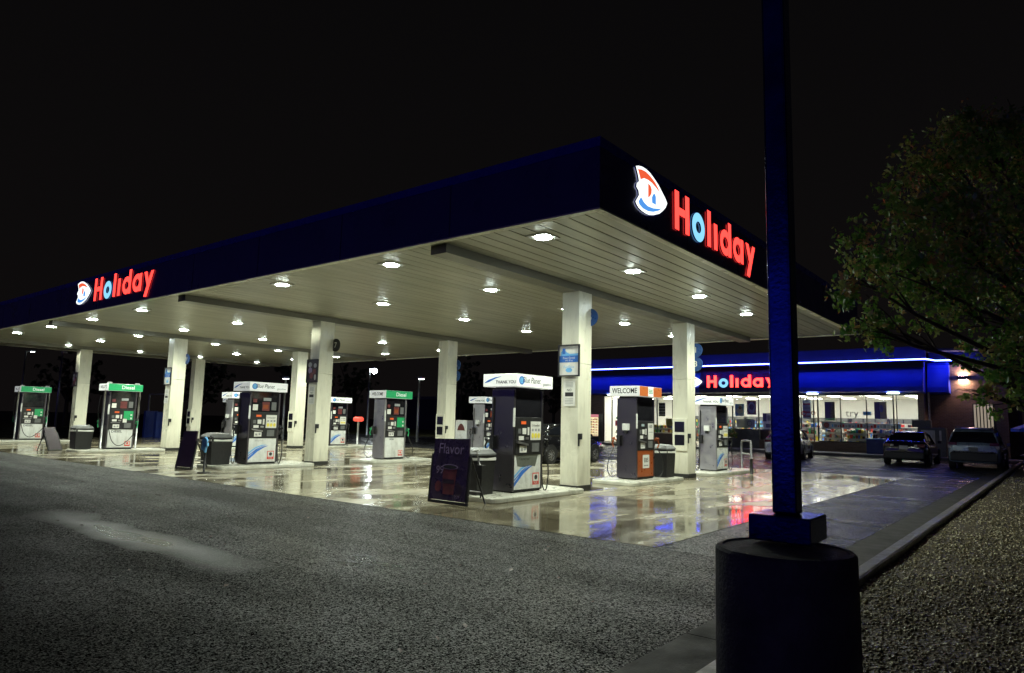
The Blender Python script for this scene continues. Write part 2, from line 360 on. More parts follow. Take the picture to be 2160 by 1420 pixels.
def dup(o,loc,label,group=None,rz=None):
    c=copy_tree(o); c.location=loc; c['label']=label
    if group: c['group']=group
    if rz is not None: c.rotation_euler=(0,0,rz)
    return c
A=9.74   # column row spacing along Y
H=4.7
# ------------------------------------------------------------------ setting
def sheet(name,x0,x1,y0,y1,z,m,sub=1):
    mb=MB(); 
    mb.add([(x0,y0,z),(x1,y0,z),(x1,y1,z),(x0,y1,z)],[(0,1,2,3)],m); return tag(mb.build(name),kind='structure')
sheet('ground',-300,500,-300,500,-.03,'grass')
mb=MB()
for (x0,x1,y0,y1) in ((-60,14,-6.21,60),(-60,-14,-40,-6.21),(14,29,-6.6,42)): mb.add([(x0,y0,0),(x1,y0,0),(x1,y1,0),(x0,y1,0)],[(0,1,2,3)],'asphalt' if x1<20 else 'asphalt2')
tag(mb.build('asphalt_lot'),kind='structure')
sheet('concrete_slab',-5.0,12.3,-4.42,34.5,.006,'slab')
sheet('asphalt_seam',-5.55,-5.03,-4.6,34.5,.003,'patch')
sheet('asphalt_apron',-5.0,14,-6.2,-4.45,.003,'asphalt2')
sheet('asphalt_road_behind_slab',12.33,14.02,-6.2,34.5,.004,'asphalt2')
# gutter pan with joints
mb=MB(); x=-14
while x<28.9:
    L=3.05 if x>-14 else 2.9
    x1=min(x+L,28.9) if x>-14 else -11.09
    mb.box(x,x1-.012,-6.72,-6.21,-.1,.002,'gutter'); x=x1
tag(mb.build('gutter_pan'),kind='structure')
mb=MB(); x=-14
while x<28.9:
    x1=min(x+3.05,28.9); s=(x,x1-.008)
    prof=[(-6.72,-.1),(-6.725,.10),(-6.75,.125),(-6.87,.13),(-6.89,.12),(-6.89,-.1)]
    r=[[(xx,p[0],p[1]) for p in prof] for xx in s]; mb.loft(r,'concrete_kerb',True,False); x=x1
tag(mb.build('kerb'),kind='structure')
# gravel bed sheet, gently mounded
nx,ny=60,24; xs=np.linspace(-16,28,nx); ys=np.linspace(-6.88,-30,ny)
def bedz(x,y): return .045+.02*(-6.8-y)+.03*mnoise.noise(Vector((x*.4,y*.4,0)))+.012*mnoise.noise(Vector((x*2,y*2,3)))
mb=MB(); mb.add([(x,y,bedz(x,y) if y<-6.8 else .05) for x in xs for y in ys],[(i*ny+j,i*ny+j+1,(i+1)*ny+j+1,(i+1)*ny+j) for i in range(nx-1) for j in range(ny-1)],'gravelbase',True)
o=mb.build('gravel_bed'); tag(o,kind='structure')
# gravel stones
CAM=Vector((-13.0165,-8.4718,1.5299))
rng=np.random.default_rng(3); P=[]
n=190000
px=rng.uniform(-12.5,16,n); py=rng.uniform(-16,-6.9,n)
d=np.hypot(px-CAM.x,py-CAM.y); ang=np.degrees(np.arctan2(py-CAM.y,px-CAM.x))
keep=(d>1.6)&(ang<28)&(ang>-3)&(rng.uniform(0,1,n)<np.clip(1.0-(d-7)/14,.12,1)); keep&=(np.hypot(px+10.03,py+7.55)>.33)
px,py,d=px[keep],py[keep],d[keep]; k=len(px)
octv=np.array([(1,0,0),(-1,0,0),(0,1,0),(0,-1,0),(0,0,1),(0,0,-1)],float); octf=np.array([(0,2,4),(2,1,4),(1,3,4),(3,0,4),(2,0,5),(1,2,5),(3,1,5),(0,3,5)])
sz=rng.uniform(.007,.018,k)*(1+.02*np.maximum(d-4,0)); V=octv[None]*rng.uniform(.6,1.2,(k,6,1))*sz[:,None,None]
V[:,:,0]*=rng.uniform(.8,1.5,(k,1)); V[:,:,2]*=rng.uniform(.45,.9,(k,1))
tilt=rng.uniform(-.5,.5,(k,1)); zz=V[:,:,2].copy(); xx=V[:,:,0].copy(); V[:,:,0]=xx*np.cos(tilt)-zz*np.sin(tilt); V[:,:,2]=xx*np.sin(tilt)+zz*np.cos(tilt)
th=rng.uniform(0,6.28,(k,1)); xx=V[:,:,0].copy(); yy=V[:,:,1].copy(); V[:,:,0]=xx*np.cos(th)-yy*np.sin(th); V[:,:,1]=xx*np.sin(th)+yy*np.cos(th)
bz=np.array([bedz(a,b) for a,b in zip(px,py)]); V[:,:,0]+=px[:,None]; V[:,:,1]+=py[:,None]; V[:,:,2]+=(bz+sz*.35)[:,None]
F=(octf[None]+(np.arange(k)*6)[:,None,None]).reshape(-1,3)
me=D.meshes.new('gravel_stones'); me.vertices.add(k*6); me.vertices.foreach_set('co',V.reshape(-1)); me.loops.add(len(F)*3); me.loops.foreach_set('vertex_index',F.reshape(-1).astype(np.int32))
me.polygons.add(len(F)); me.polygons.foreach_set('loop_start',np.arange(len(F),dtype=np.int32)*3); me.polygons.foreach_set('loop_total',np.full(len(F),3,dtype=np.int32)); me.update(calc_edges=True); me.validate()
me.materials.append(M['stones']); o=D.objects.new('gravel_stones',me); COL.objects.link(o); tag(o,'loose brown and tan gravel stones covering the bed behind the kerb','gravel',kind='stuff')
# store pavement
mb=MB(); mb.box(29.1,32.0,-12,24,-.05,.15,'concrete_kerb'); tag(mb.build('store_pavement'),kind='structure')
# ------------------------------------------------------------------ canopy
can=empty('fuel_canopy',(0,0,0),'large flat navy fuel canopy with lit metal plank underside over the pumps','canopy')
CX0,CX1,CY0,CY1,FT=-4.61,11.87,-3.33,32.72,5.77
mb=MB(); y=CY0+.1; pitch=.305
vs=[];fs=[]
while y<CY1-.1:
    y2=min(y+pitch,CY1-.1); a,b=CX0+.1,CX1-.1
    k=len(vs); G=.012
    for yy,z in ((y,H+G),(y+.008,H+G),(y+.014,H),(y2-.014,H),(y2-.008,H+G)): vs+=[(a,yy,z),(b,yy,z)]
    for q in range(4): fs.append((k+2*q,k+2*q+2,k+2*q+3,k+2*q+1))
    vs+=[(a,y2,H+G),(b,y2,H+G)]; fs.append((k+8,k+10,k+11,k+9)); y=y2
mb.add(vs,fs,'soffit'); mb.build('soffit',can)
mb=MB()
mb.box(CX0,CX0+.1,CY0,CY1,H-.02,FT-.15,'navy'); mb.box(CX1-.1,CX1,CY0,CY1,H-.02,FT-.15,'navy')
mb.box(CX0+.1,CX1-.1,CY0,CY0+.1,H-.02,FT-.15,'navy'); mb.box(CX0+.1,CX1-.1,CY1-.1,CY1,H-.02,FT-.15,'navy')
for yy in np.arange(CY0+3.05,CY1,3.05): mb.box(CX0-.004,CX0,yy-.012,yy+.012,H-.018,FT-.152,'parapet')
for xx in np.arange(CX0+3.05,CX1,3.05): mb.box(xx-.012,xx+.012,CY0-.004,CY0,H-.018,FT-.152,'parapet')
mb.build('fascia',can)
mb=MB(); e=.012
mb.box(CX0-e,CX0+.14,CY0-e,CY1+e,FT-.15,FT,'navytop'); mb.box(CX1-.14,CX1+e,CY0-e,CY1+e,FT-.15,FT,'navytop')
mb.box(CX0+.14,CX1-.14,CY0-e,CY0+.14,FT-.15,FT,'navytop'); mb.box(CX0+.14,CX1-.14,CY1-.14,CY1+e,FT-.15,FT,'navytop')
mb.build('top_trim',can)
mb=MB(); e=.008   # light drip edge along the bottom of the fascia
mb.box(CX0-e,CX0+.12,CY0-e,CY1+e,H-.045,H-.02,'cream'); mb.box(CX1-.12,CX1+e,CY0-e,CY1+e,H-.045,H-.02,'cream')
mb.box(CX0+.12,CX1-.12,CY0-e,CY0+.12,H-.045,H-.02,'cream'); mb.box(CX0+.12,CX1-.12,CY1-.12,CY1+e,H-.045,H-.02,'cream')
mb.build('drip_edge',can)
mb=MB(); mb.box(CX0+.1,CX1-.1,CY0+.1,CY1-.1,FT-.4,FT-.35,'roofmetal'); mb.build('roof_deck',can)
for r in range(4):
    mb=MB(); yc=.28+A*r; mb.box(-4.3,11.3,yc-.2,yc+.2,H-.17,H+.01,'beam'); mb.build('beam',can)
# lights
lt=empty('canopy_light',(0,0,H),'','canopy light','square lights recessed in the canopy underside')
mb=MB(); mb.box(-.21,.21,-.21,.21,-.018,.0,'housing'); mb.build('housing',lt)
mb=MB(); mb.loft([[(k*.15*math.cos(2*PI*i/16),k*.15*math.sin(2*PI*i/16),z) for i in range(16)] for k,z in ((.2,-.036),(.7,-.034),(.95,-.028),(1,-.0185))],'lens'); lens=mb.build('lens',lt)
sp_=D.lights.new('led_lamp','SPOT'); sp_.energy=450; sp_.color=(.95,1.0,.80); sp_.spot_size=math.radians(155); sp_.spot_blend=.7; sp_.shadow_soft_size=.14
spo=D.objects.new('lamp',sp_); COL.objects.link(spo); spo.parent=lt; spo.location=(0,0,-.10)
rowsY=[-1.65,2.25,6.2,10.1,13.85,17.7,21.6,25.5,29.4]; colsX=[-3.7,-.5,2.85,6.1,9.6]
ordn=['first','second','third','fourth','fifth','sixth','seventh','eighth','ninth']
first=True
for i,yy in enumerate(rowsY):
    for j,xx in enumerate(colsX):
        o=lt if first else copy_tree(lt)
        first=False
        o.location=(xx,yy,H)
        if i==0 or (i==1 and j==4):
            for ch in o.children:
                if ch.name.startswith('lens'):
                    ch.data=ch.data.copy(); ch.data.materials[0]=M['lenscool']
        o['label']='square canopy light, %s row from the near right edge, %s from the near left edge'%(ordn[i],ordn[j])
# columns
coln=['pump row nearest the right corner','second pump row','third pump row','farthest pump row at left']
def column(r,c):
    x=0.04 if c==0 else 5.85
    y=A*r+.03
    side='front' if c==0 else 'rear'
    t=empty('canopy_column',(x,y,0),'cream steel clad canopy column, %s one of the %s'%(side,coln[r]),'column','columns holding up the canopy')
    w,dp=.54,.46
    mb=MB(); mb.box(-.012,w+.012,-.012,dp+.012,.006,.125,'plinth'); mb.build('plinth',t)
    mb=MB()
    # clad panels with vertical seams
    for z0,z1 in ((.125,2.86),(2.868,4.532 if True else H)):
        mb.box(0,w,0,dp,z0,z1,'cream')
        mb.box(-.004,0,.225,.235,z0,z1,'cream')
        mb.box(.26,.268,-.003,0,z0,z1,'cream')
    mb.build('cladding',t)
    if c==1:   # intercom cabinet on the near face
        mb=MB(); fr=FX(-.0,.23,1.25); mb.rect(-.22,.22,-.47,.47,fr,.004,.05,'cream'); mb.build('intercom_cabinet',t,.008)
        for zz in (.22,-.16):
            mb=MB(); mb.rect(-.15,.15,zz-.15,zz+.15,fr,.05,.06,'blackgloss'); mb.build('screen',t)
    mb=MB(); fr=FY(.05,0,1.2); mb.rect(-.05,.05,-.05,.08,fr,.0,.06,'black'); mb.rect(-.045,-.015,-.2,-.05,fr,.0,.03,'black'); mb.build('call_box',t)
    return t
for r in range(4):
    for c in range(2): column(r,c)
# number discs
def disc(x,y,z,txt,lab,dark=False):
    t=empty('number_disc',(x,y,z),lab,'sign','round pump number discs on the columns')
    mb=MB(); m='black' if dark else 'bluedisc'
    mb.disc(0,0,.21,.21,FX(0,0,0),-.015,.015,m); mb.build('plate',t)
    mb=MB(); mb.text(txt,FX(0,0,0),0,0,.24,'paper',.018,off=.012); mb.text(txt,FXb(0,0,0),0,0,.24,'paper',.018,off=.012); mb.build('number',t)
    mb=MB(); mb.box(-.008,.008,.17,.26,-.02,.02,'frame'); mb.build('bracket',t)
disc(.56,.06,3.98,'5','blue number 5 disc on the near right canopy column')
disc(6.4,.0,3.76,'1','blue number 1 disc, upper of two on the rear right column')
disc(6.4,.0,3.34,'3','blue number 3 disc, lower of two on the rear right column')
disc(.56,A-.10,3.8,'7','dark round number disc on the second row front column',True)
disc(6.4,A+.06,3.62,'6','upper blue number disc on the second row rear column')
disc(6.4,A+.06,3.2,'8','lower blue number disc on the second row rear column')
disc(.56,2*A-.04,3.72,'9','blue number disc on the third row front column')
# posters on columns
def cposter(r,z0,z1,kind,lab):
    y=A*r; zc=(z0+z1)/2; h=(z1-z0)/2; w=.29
    t=empty('framed_poster',(.0,y+.25,zc),lab,'poster')
    fr=FX(0,0,0)
    mb=MB(); f=.03
    for a in ((-w,w,-h,-h+f),(-w,w,h-f,h),(-w,-w+f,-h+f,h-f),(w-f,w,-h+f,h-f)): mb.rect(*a,fr,.005,.045,'frame')
    mb.build('frame',t)
    mb=MB(); w2=w-f; h2=h-f
    if kind=='blue':
        mb.rect(-w2,w2,-h2,h2,fr,.005,.02,'paper'); mb.rect(-w2,w2,-.04,.11,fr,.02,.022,'blue')
        mb.prism([(-.22,.11),(-.22,.2),(-.14,.26),(-.06,.19),(.02,.15),(w2,.16),(w2,.11)],fr,.02,.023,'ltblue')
        mb.rect(-.18,-.1,.15,.28,fr,.0235,.025,'blue')
        mb.text('Free Drink',fr,0,.055,.075,'paper',.026); mb.text('with fill up',fr,0,-.0,.05,'paper',.026)
        mb.text('FuelSave',fr,.0,-.15,.085,'ltblue',.025); mb.disc(.0,-.22,.09,.05,fr,.02,.023,'ltblue')
    else:
        mb.rect(-w2,w2,-h2,h2,fr,.005,.02,'purple2')
        for (a,b,c,d_,m) in ((-.12,.02,.1,.1,'purpletext'),(.1,-.02,.09,.09,'cup'),(-.05,-.14,.1,.1,'cup'),(.13,.17,.08,.07,'greyink'),(-.14,.2,.1,.08,'greyink'),(.15,-.2,.05,.09,'greyghost')): mb.disc(a,b,c,d_,fr,.02,.022+random.random()*.004,m,14)
    mb.build('print',t)
cposter(0,2.56,3.29,'blue','framed blue and white poster on the near right column')
cposter(1,2.57,3.31,'dark','framed dark plum photo poster on the second row front column')
cposter(2,2.63,3.34,'blue','framed blue and white poster on the third row front column')
cposter(3,2.69,3.39,'dark','framed dark poster on the farthest left front column')
def notice(r,lab):
    t=empty('notice_sheet',(.0,A*r+.24,2.18),lab,'notice')
    fr=FX(0,0,0); mb=MB(); mb.rect(-.16,.16,-.29,.29,fr,.044-.04+.001,.012,'paper'); mb.build('sheet',t)
    mb=MB(); mb.text('NO',fr,0,.07,.08,'ink',.013); mb.rect(-.11,.11,-.07,.02,fr,.012,.014,'ink')
    for k in range(4): mb.rect(-.1,.1,.23-k*.03,.24-k*.03,fr,.012,.014,'greyink'); mb.rect(-.11,.11,-.13-k*.035,-.12-k*.035,fr,.012,.014,'greyink')
    mb.build('lettering',t)
notice(0,'white safety notice below the blue poster on the near right column'); notice(1,'white safety notice below the plum poster on the second row column'); notice(2,'white safety notice on the third row front column')
# ------------------------------------------------------------------ illuminated signs
def sign(fr_of,name,lab,s=1.0,loc=(0,0,0),red='redletter'):
    t=empty(name,loc,lab,'sign'); fr=fr_of
    def P_(pts): return [(a*s,b*s) for a,b in pts]
    W0,W1=.010,.036
    def part(nm,fn,lbl=None):
        mb=MB(); fn(mb); o=mb.build(nm,t)
        if lbl:o['label']=lbl
    # emblem; coordinates: u from left edge of the emblem, v above fascia bottom (.0 = z 4.70)
    out=[(.0,.93),(.1,.965),(.22,.985),(.34,.985),(.48,.965),(.64,.91),(.8,.84),(.94,.75),(1.05,.68),(1.12,.61),(1.06,.52),(.96,.44),(.82,.35),(.6,.27),(.45,.235),(.33,.23),(.2,.24),(.09,.265),(.03,.30),(-.01,.34),(.05,.41),(.11,.48),(.09,.55),(.02,.59),(.03,.65),(.11,.71),(.07,.81)]
    part('emblem',lambda mb:mb.prism(P_(out),fr,W0,W1,'whiteletter',side='blueside'))
    part('emblem_band',lambda mb:mb.prism(P_([(.07,.90),(.2,.93),(.34,.935),(.5,.905),(.66,.85),(.76,.79),(.84,.725),(.7,.77),(.55,.81),(.42,.82),(.28,.81),(.16,.755)]),fr,W1,W1+.004,'redemb'),'orange red arc')
    part('emblem_band',lambda mb:mb.prism(P_([(.17,.46),(.09,.37),(.12,.325),(.24,.29),(.42,.29),(.6,.325),(.78,.39),(.92,.47),(.8,.43),(.6,.385),(.4,.37),(.27,.40)]),fr,W1,W1+.004,'blueemb'),'blue arc')
    part('emblem_mark',lambda mb:mb.prism(P_([(.42,.76),(.5,.745),(.54,.69),(.53,.62),(.49,.57),(.42,.52)]),fr,W1,W1+.004,'redemb'))
    part('emblem_mark',lambda mb:mb.prism(P_([(.56,.47),(.55,.56),(.6,.63),(.66,.65),(.69,.60),(.69,.47)]),fr,W1,W1+.004,'blueemb'))
    L=[]
    b,x,a=.24,.76,.95   # baseline, x-height, ascender
    def Hh(mb):
        mb.rect(1.42*s,1.59*s,b*s,a*s,fr,W0,W1,red,side='redside'); mb.rect(1.85*s,2.02*s,b*s,a*s,fr,W0,W1,red,side='redside'); mb.rect(1.59*s,1.85*s,.53*s,.67*s,fr,W0,W1-.003,red,side='redside')
    part('letter',Hh)
    part('letter',lambda mb:mb.ring(2.43*s,.5*s,.285*s,.275*s,.165*s,fr,W0,W1,'blueletter',36,side='blueside'),'pale blue letter o')
    part('letter',lambda mb:mb.rect(2.84*s,3.01*s,b*s,a*s,fr,W0,W1,red,side='redside'))
    part('letter',lambda mb:mb.rect(3.16*s,3.33*s,b*s,x*s,fr,W0,W1,red,side='redside'))
    def bowl(mb,cx,st,top):
        mb.rect((st+.03)*s,(st+.19)*s,b*s,top*s,fr,W0,W1,red,side='redside'); mb.ring(cx*s,.5*s,.28*s,.265*s,.145*s,fr,W0,W1-.003,red,32,side='redside')
    part('letter',lambda mb:bowl(mb,3.76,3.87,a)); part('letter',lambda mb:bowl(mb,4.45,4.56,x))
    part('letter',lambda mb:(mb.prism(P_([(4.89,.76),(5.07,.76),(5.24,.42),(5.15,.26)]),fr,W0,W1,red,side='redside'),mb.prism(P_([(5.31,.76),(5.48,.76),(5.12,.03),(4.94,.05),(5.07,.32)]),fr,W0,W1-.003,red,side='redside')))
    return t
sign(FY(0,0,0),'canopy_sign','red and white illuminated Holiday sign on the right hand canopy fascia',1,(-3.57,CY0,4.70))
sign(FX(0,0,0),'canopy_sign','red and white illuminated Holiday sign on the left hand canopy fascia',1,(CX0,16.52,4.70))
# ------------------------------------------------------------------ islands + pumps
def island(x0,x1,r,lab):
    y0,y1=A*r-.28,A*r+1.02; z=.10; rad=.16; n=5; pts=[]
    for cx,cy,a0 in ((x1-rad,y1-rad,0),(x0+rad,y1-rad,90),(x0+rad,y0+rad,180),(x1-rad,y0+rad,270)):
        for k in range(n+1): a=math.radians(a0+90*k/n); pts.append((cx+rad*math.cos(a),cy+rad*math.sin(a)))
    mb=MB(); mb.prism(pts,FZ(0,0,0),.0,z,'island'); t=mb.build('pump_island',None,.02); tag(t,lab,'pump island','raised concrete pump islands')
rown=['near right','second','third','far left']
for r in range(4):
    for x0,x1,nm in ((-3.2,-.06,'front'),(2.15,5.0,'middle'),(7.1,10.6,'rear')):
        if (r,nm)==(3,'middle'): continue
        island(x0,x1,r,'low pale concrete island under the %s pump of the %s row'%(nm,rown[r]))
def hose(mb,pts,r=.016):
    # catmull-rom smoothing
    P=[Vector(p) for p in pts]; out=[]
    for i in range(len(P)-1):
        p0=P[max(i-1,0)];p1=P[i];p2=P[i+1];p3=P[min(i+2,len(P)-1)]
        for k in range(6):
            t=k/6; out.append(.5*((2*p1)+(p2-p0)*t+(2*p0-5*p1+4*p2-p3)*t*t+(3*p1-p0-3*p2+p3)*t**3))
    out.append(P[-1]); mb.tube(out,r,'rubber',7)
def pump(kind,loc,lab,top=2.47,upper='glass'):
    t=empty('fuel_pump',loc,lab,'fuel pump','fuel pumps under the canopy')
    W,Dp=.5,.29   # half width, half depth
    zb,z1,z2,z3=0,.74,1.5,2.12-.0
    hb,ht=top-.26-loc[2],top-loc[2]; z3=hb
    side='steel' if kind in('green',) else 'darksteel'
    if kind=='steel': side='steel'
    mb=MB(); mb.box(-W+.06,W-.06,-Dp+.04,Dp-.04,.03,z3-.002,'black'); mb.box(-W+.04,W-.04,-Dp+.03,Dp-.03,0,.05,'black'); mb.build('cabinet',t)
    for sx in (-1,1):
        mb=MB(); mb.box(sx*W,sx*(W-.058),-Dp,Dp,.03,z3-.05,side); mb.box(sx*(W+.015),sx*(W-.045),-Dp-.008,-Dp+.012,1.3,1.68,'white') if sx<0 else None
        o=mb.build('side_panel',t,.006)
    for sgn,F in ((1,FY(0,-Dp+.04,0)),(-1,FYb(0,Dp-.04,0))):
        iw=W-.062
        # lower panel
        mb=MB(); pm='orange' if kind=='e85' else 'white'
        mb.rect(-iw,iw,.06,z1,F,.0,.035,pm)
        if kind in('white','steel'):
            mb.prism([(-iw,.12),(-iw,.2),(-.2,.40),(.02,.50),(.2,.53),(.05,.47),(-.15,.36)],F,.035,.037,'blue')
            mb.prism([(-iw,.29),(-iw,.34),(-.22,.49),(-.02,.55),(.16,.56),(0,.53),(-.2,.45)],F,.035,.037,'ltblue')
            mb.prism([(-iw,.23),(-iw,.26),(-.2,.43),(.0,.52),(.16,.545),(0,.505),(-.18,.41)],F,.035,.0368,'blue')
            mb.rect(.17,.39,.13,.37,F,.035,.038,'red'); mb.rect(.19,.37,.2,.35,F,.038,.04,'white'); mb.disc(.28,.28,.05,.05,F,.04,.042,'ink',12); mb.text('FUEL',F,.28,.165,.06,'white',.041)
            mb.text('Better Fuel',F,-.12,.67,.06,'greyink',.038) if 'nearest' not in lab else (mb.prism([(-.40,.735),(.34,.735),(.25,.50),(.05,.53),(-.1,.50),(-.34,.52)],F,.035,.0375,'greyink2'),mb.text('Cleaner fuel',F,-.12,.66,.07,'ink',.040))
        elif kind=='e85':
            mb.rect(-.16,.2,.28,.62,F,.035,.038,'paper'); mb.text('E85',F,.02,.48,.16,'ink',.041,off=.01); mb.rect(-.1,.14,.33,.36,F,.038,.04,'greyink')
        else:
            mb.text('DIESEL',F,-.14,.66 if kind=='diesel' else .68,.12 if kind=='diesel' else .07,'ink',.038,off=.012,sx=1.1)
            mb.rect(.18,.38,.11,.3,F,.035,.038,'red'); mb.rect(.2,.36,.16,.28,F,.038,.04,'white'); mb.disc(.28,.22,.04,.04,F,.04,.042,'red',10)
        mb.build('lower_panel',t)
        # dispenser head
        mb=MB(); mb.prism([(-iw,z1+.002),(iw,z1+.002),(iw,z2),(-iw,z2)],F,0,.05,'black')
        mb.build('dispenser_head',t,.006)
        mb=MB(); mb.rect(-.30,-.08,1.33,1.45,F,.05,.056,'black'); mb.rect(-.27,-.11,1.36,1.42,F,.056,.058,'display' if kind!='e85' else 'display2'); mb.build('price_display',t)
        mb=MB(); mb.rect(-.36,-.27,1.17,1.27,F,.05,.058,'grey'); mb.rect(-.22,-.1,1.16,1.28,F,.05,.06,'paper'); mb.rect(-.05,0,1.14,1.3,F,.05,.062,'paper'); mb.rect(-.34,-.18,1.04,1.12,F,.05,.06,'paper'); mb.rect(-.12,-.02,1.05,1.1,F,.05,.064,'steel'); mb.build('card_reader',t)
        mb=MB()
        if kind in('green','diesel'):
            mb.rect(.06,.40,1.10,1.44,F,.05,.058,'greenp'); mb.rect(.30,.36,1.26,1.32,F,.058,.06,'paper'); mb.rect(.30,.36,1.13,1.19,F,.058,.06,'paper')
            if kind=='diesel': mb.rect(.04,.18,1.0,1.14,F,.0585,.061,'paper')
        elif kind=='e85':
            mb.rect(.1,.4,1.02,1.44,F,.05,.058,'paper'); mb.text('E85',F,.25,1.36,.12,'ink',.06,off=.01); mb.rect(.14,.36,1.2,1.22,F,.058,.06,'greyink')
        else:
            mb.rect(.05,.40,1.04,1.42,F,.05,.058,'paper'); mb.text('Unleaded',F,.22,1.34,.07,'ink',.06)
            for q in range(3):
                mb.disc(.12+q*.105,1.13,.042,.055,F,.058,.064,'yellow',12); mb.rect(.09+q*.105,.15+q*.105,1.22,1.27,F,.058,.06,'greyink')
        mb.build('grade_panel',t)
        mb=MB(); mb.prism([(-.40,.98),(-.05,.93),(-.05,.965),(-.40,1.02)],F,.05,.09,'steel') if kind!='diesel' else mb.rect(-.38,-.05,.98,1.0,F,.05,.07,'steel')
        mb.rect(-.30,-.07,.79,.93,F,.05,.056,'paper'); 
        mb.rect(-.27,-.2,.82,.88,F,.056,.058,'greyink'); mb.disc(-.13,.86,.035,.03,F,.056,.059,'greyink',10)
        mb.rect(.1,.34,.80,.98,F,.05,.065,'grey'); mb.build('receipt_tray',t)
        # upper section
        mb=MB(); mb.rect(-iw,iw,z2+.01,z3-.01,F,-.02,.015,'blackgloss')
        if upper=='posters':
            for (a,b_,c,d_,m) in ((-.38,-.22,1.55,1.72,'paper'),(-.38,-.26,1.78,1.88,'cup'),(-.08,.16,1.54,1.80,'cup'),(-.05,.12,1.60,1.72,'orange'),(-.05,.2,1.83,1.92,'greyink'),(.22,.38,1.56,1.8,'grey')): mb.rect(a,b_,c,d_,F,.0155,.02+random.random()*.002,m)
        mb.build('upper_panel',t)
        # nozzle and hose at the right hand end of this face
        U,Nn=F[1],F[3]
        def p(u,v,w): return tuple(F[0]+U*u+Z_*v+Nn*w)
        nm='orange' if kind=='e85' else('greenp' if kind in('green','diesel') else 'black')
        mb=MB(); mb.tube([p(W+.05,.96,-.02),p(W+.055,1.04,.07),p(W+.06,1.03,.14)],[.028,.036,.03],nm,8); mb.tube([p(W+.055,1.04,.08),p(W+.06,.9,.14),p(W+.055,.80,.10)],[.022,.02,.022],nm,7); mb.tube([p(W+.05,1.0,-.04),p(W+.05,1.12,-.1)],.013,'steel',6)
        nz=mb.build('nozzle',t)
        mb=MB(); mb.rect(W,W+.10,.85,1.12,F,-.1,.0,'black'); mb.build('nozzle_boot',t)
        if kind=='diesel':
            mb=MB(); hose(mb,[p(.6,2.0,.0),p(.62,1.4,.06),p(.5,.9,.14),p(.4,.5,.12),p(.0,.14,.12),p(-.3,.3,.12),p(-.46,.8,.1)],.014); mb.build('hose',t)
        elif kind=='e85' or kind=='green':
            mb=MB(); hose(mb,[p(W+.055,.8,.1),p(W+.22,.45,.16),p(W+.25,.2,.16),p(W+.12,.04,.12),p(W-.04,.1,.06)],.014); mb.build('hose',t)
        else:
            mb=MB(); hose(mb,[p(W+.055,.82,.1),p(W+.09,.4,.13),p(W+.06,.06,.12),p(W+.03,.03,.06),p(W+.01,.4,.02),p(W+.02,1.9,-.03)],.014); mb.build('hose',t)
    if kind in('e85','steel','green2'):
        mb=MB(); F=FX(-W,0,1.33); mb.rect(-.09,.09,-.08,.09,F,.0,.08,'white'); mb.rect(-.06,.03,-.16,-.08,F,0,.05,'black'); mb.build('towel_box',t,.006)
    if kind=='diesel':
        for sx in (-1,1):
            mb=MB(); xx=sx*.62
            mb.tube([(xx,-.2,0),(xx,-.2,hb+.02)],.035,'galv',10); mb.build('post',t)
            mb=MB(); mb.tube([(xx,-.2,hb+.02),(xx,-.2,hb+.18),(xx-sx*.06,-.2,hb+.3),(xx-sx*.2,-.2,hb+.3)],.03,'galv',8); mb.build('hose_hanger',t)
    # header
    hx,hy=.62,.44
    mb=MB(); 
    base={'white':'whitelit','steel':'whitelit','e85':'whitelit','green':'whitelit','diesel':'whitelit'}[kind]
    mb.box(-hx,hx,-hy,hy,hb,ht,base); hd=mb.build('header',t,.008)
    mb=MB(); F=FY(0,-hy,(hb+ht)/2); G=FX(-hx,0,(hb+ht)/2); Fb=FYb(0,hy,(hb+ht)/2)
    if kind in('white','steel'):
        for Q in (F,Fb):
            mb.disc(-.46,.0,.085,.085,Q,0,.003,'ltblue'); mb.ring(-.46,0,.085,.085,.02,Q,.003,.005,'blue'); mb.text('Blue Planet',Q,-.13,.01,.17,'ink',.004,sx=.78,shear=.25); mb.text('- gasoline',Q,.38,-.04,.09,'greyink',.004)
        mb.prism([(-.42,-.06),(-.3,.01),(-.12,.06),(.06,.08),(-.1,.04),(-.28,-.03)],G,0,.003,'blue'); mb.text('THANK YOU',G,.16,-.04,.09,'ink',.004,off=.01)
    elif kind=='e85':
        for Q in (F,Fb):
            mb.rect(-hx+.004,-.16,-.126,.126,Q,0,.003,'orangelit'); mb.rect(.14,hx-.004,-.126,.126,Q,0,.003,'orangelit'); mb.text('E85',Q,-.01,0,.15,'greenp',.004,off=.01)
        mb.text('WELCOME',G,.0,.0,.19,'ink',.004,sx=.8,off=.012)
    else:
        for Q in (F,Fb): 
            mb.rect(-hx+.004,hx-.004,-.126,.126,Q,0,.003,'green'); mb.text('Diesel',Q,.08,0,.19,'whitelit',.005,off=.012)
        mb.text('WELCOME',G,0,0,.15,'ink',.004,sx=.8,off=.012)
    mb.build('header_lettering',hd)
    return t
PX=[-1.68,3.43,8.66]; PZ=.105
pump('white',(PX[0],.4,PZ),'nearest white header fuel pump, beside the coffee board')
pump('e85',(PX[1],.4,PZ),'orange E85 fuel pump with white WELCOME header',top=2.5)
pump('steel',(PX[2],.4,PZ),'steel sided fuel pump behind the rear right column',top=2.45)
pump('white',(PX[0],A+.4,PZ),'white header fuel pump before the second row front column',upper='posters')
pump('green',(PX[1],A+.4,PZ),'steel sided pump with green Diesel header and white WELCOME end',upper='posters')
pump('steel',(PX[2],A+.4,PZ),'steel sided white header pump seen between rear column and nearest pump',upper='posters')
pump('diesel',(PX[0],2*A+.4,PZ),'green header diesel pump between silver posts, the right of two at left',upper='posters',top=2.56)
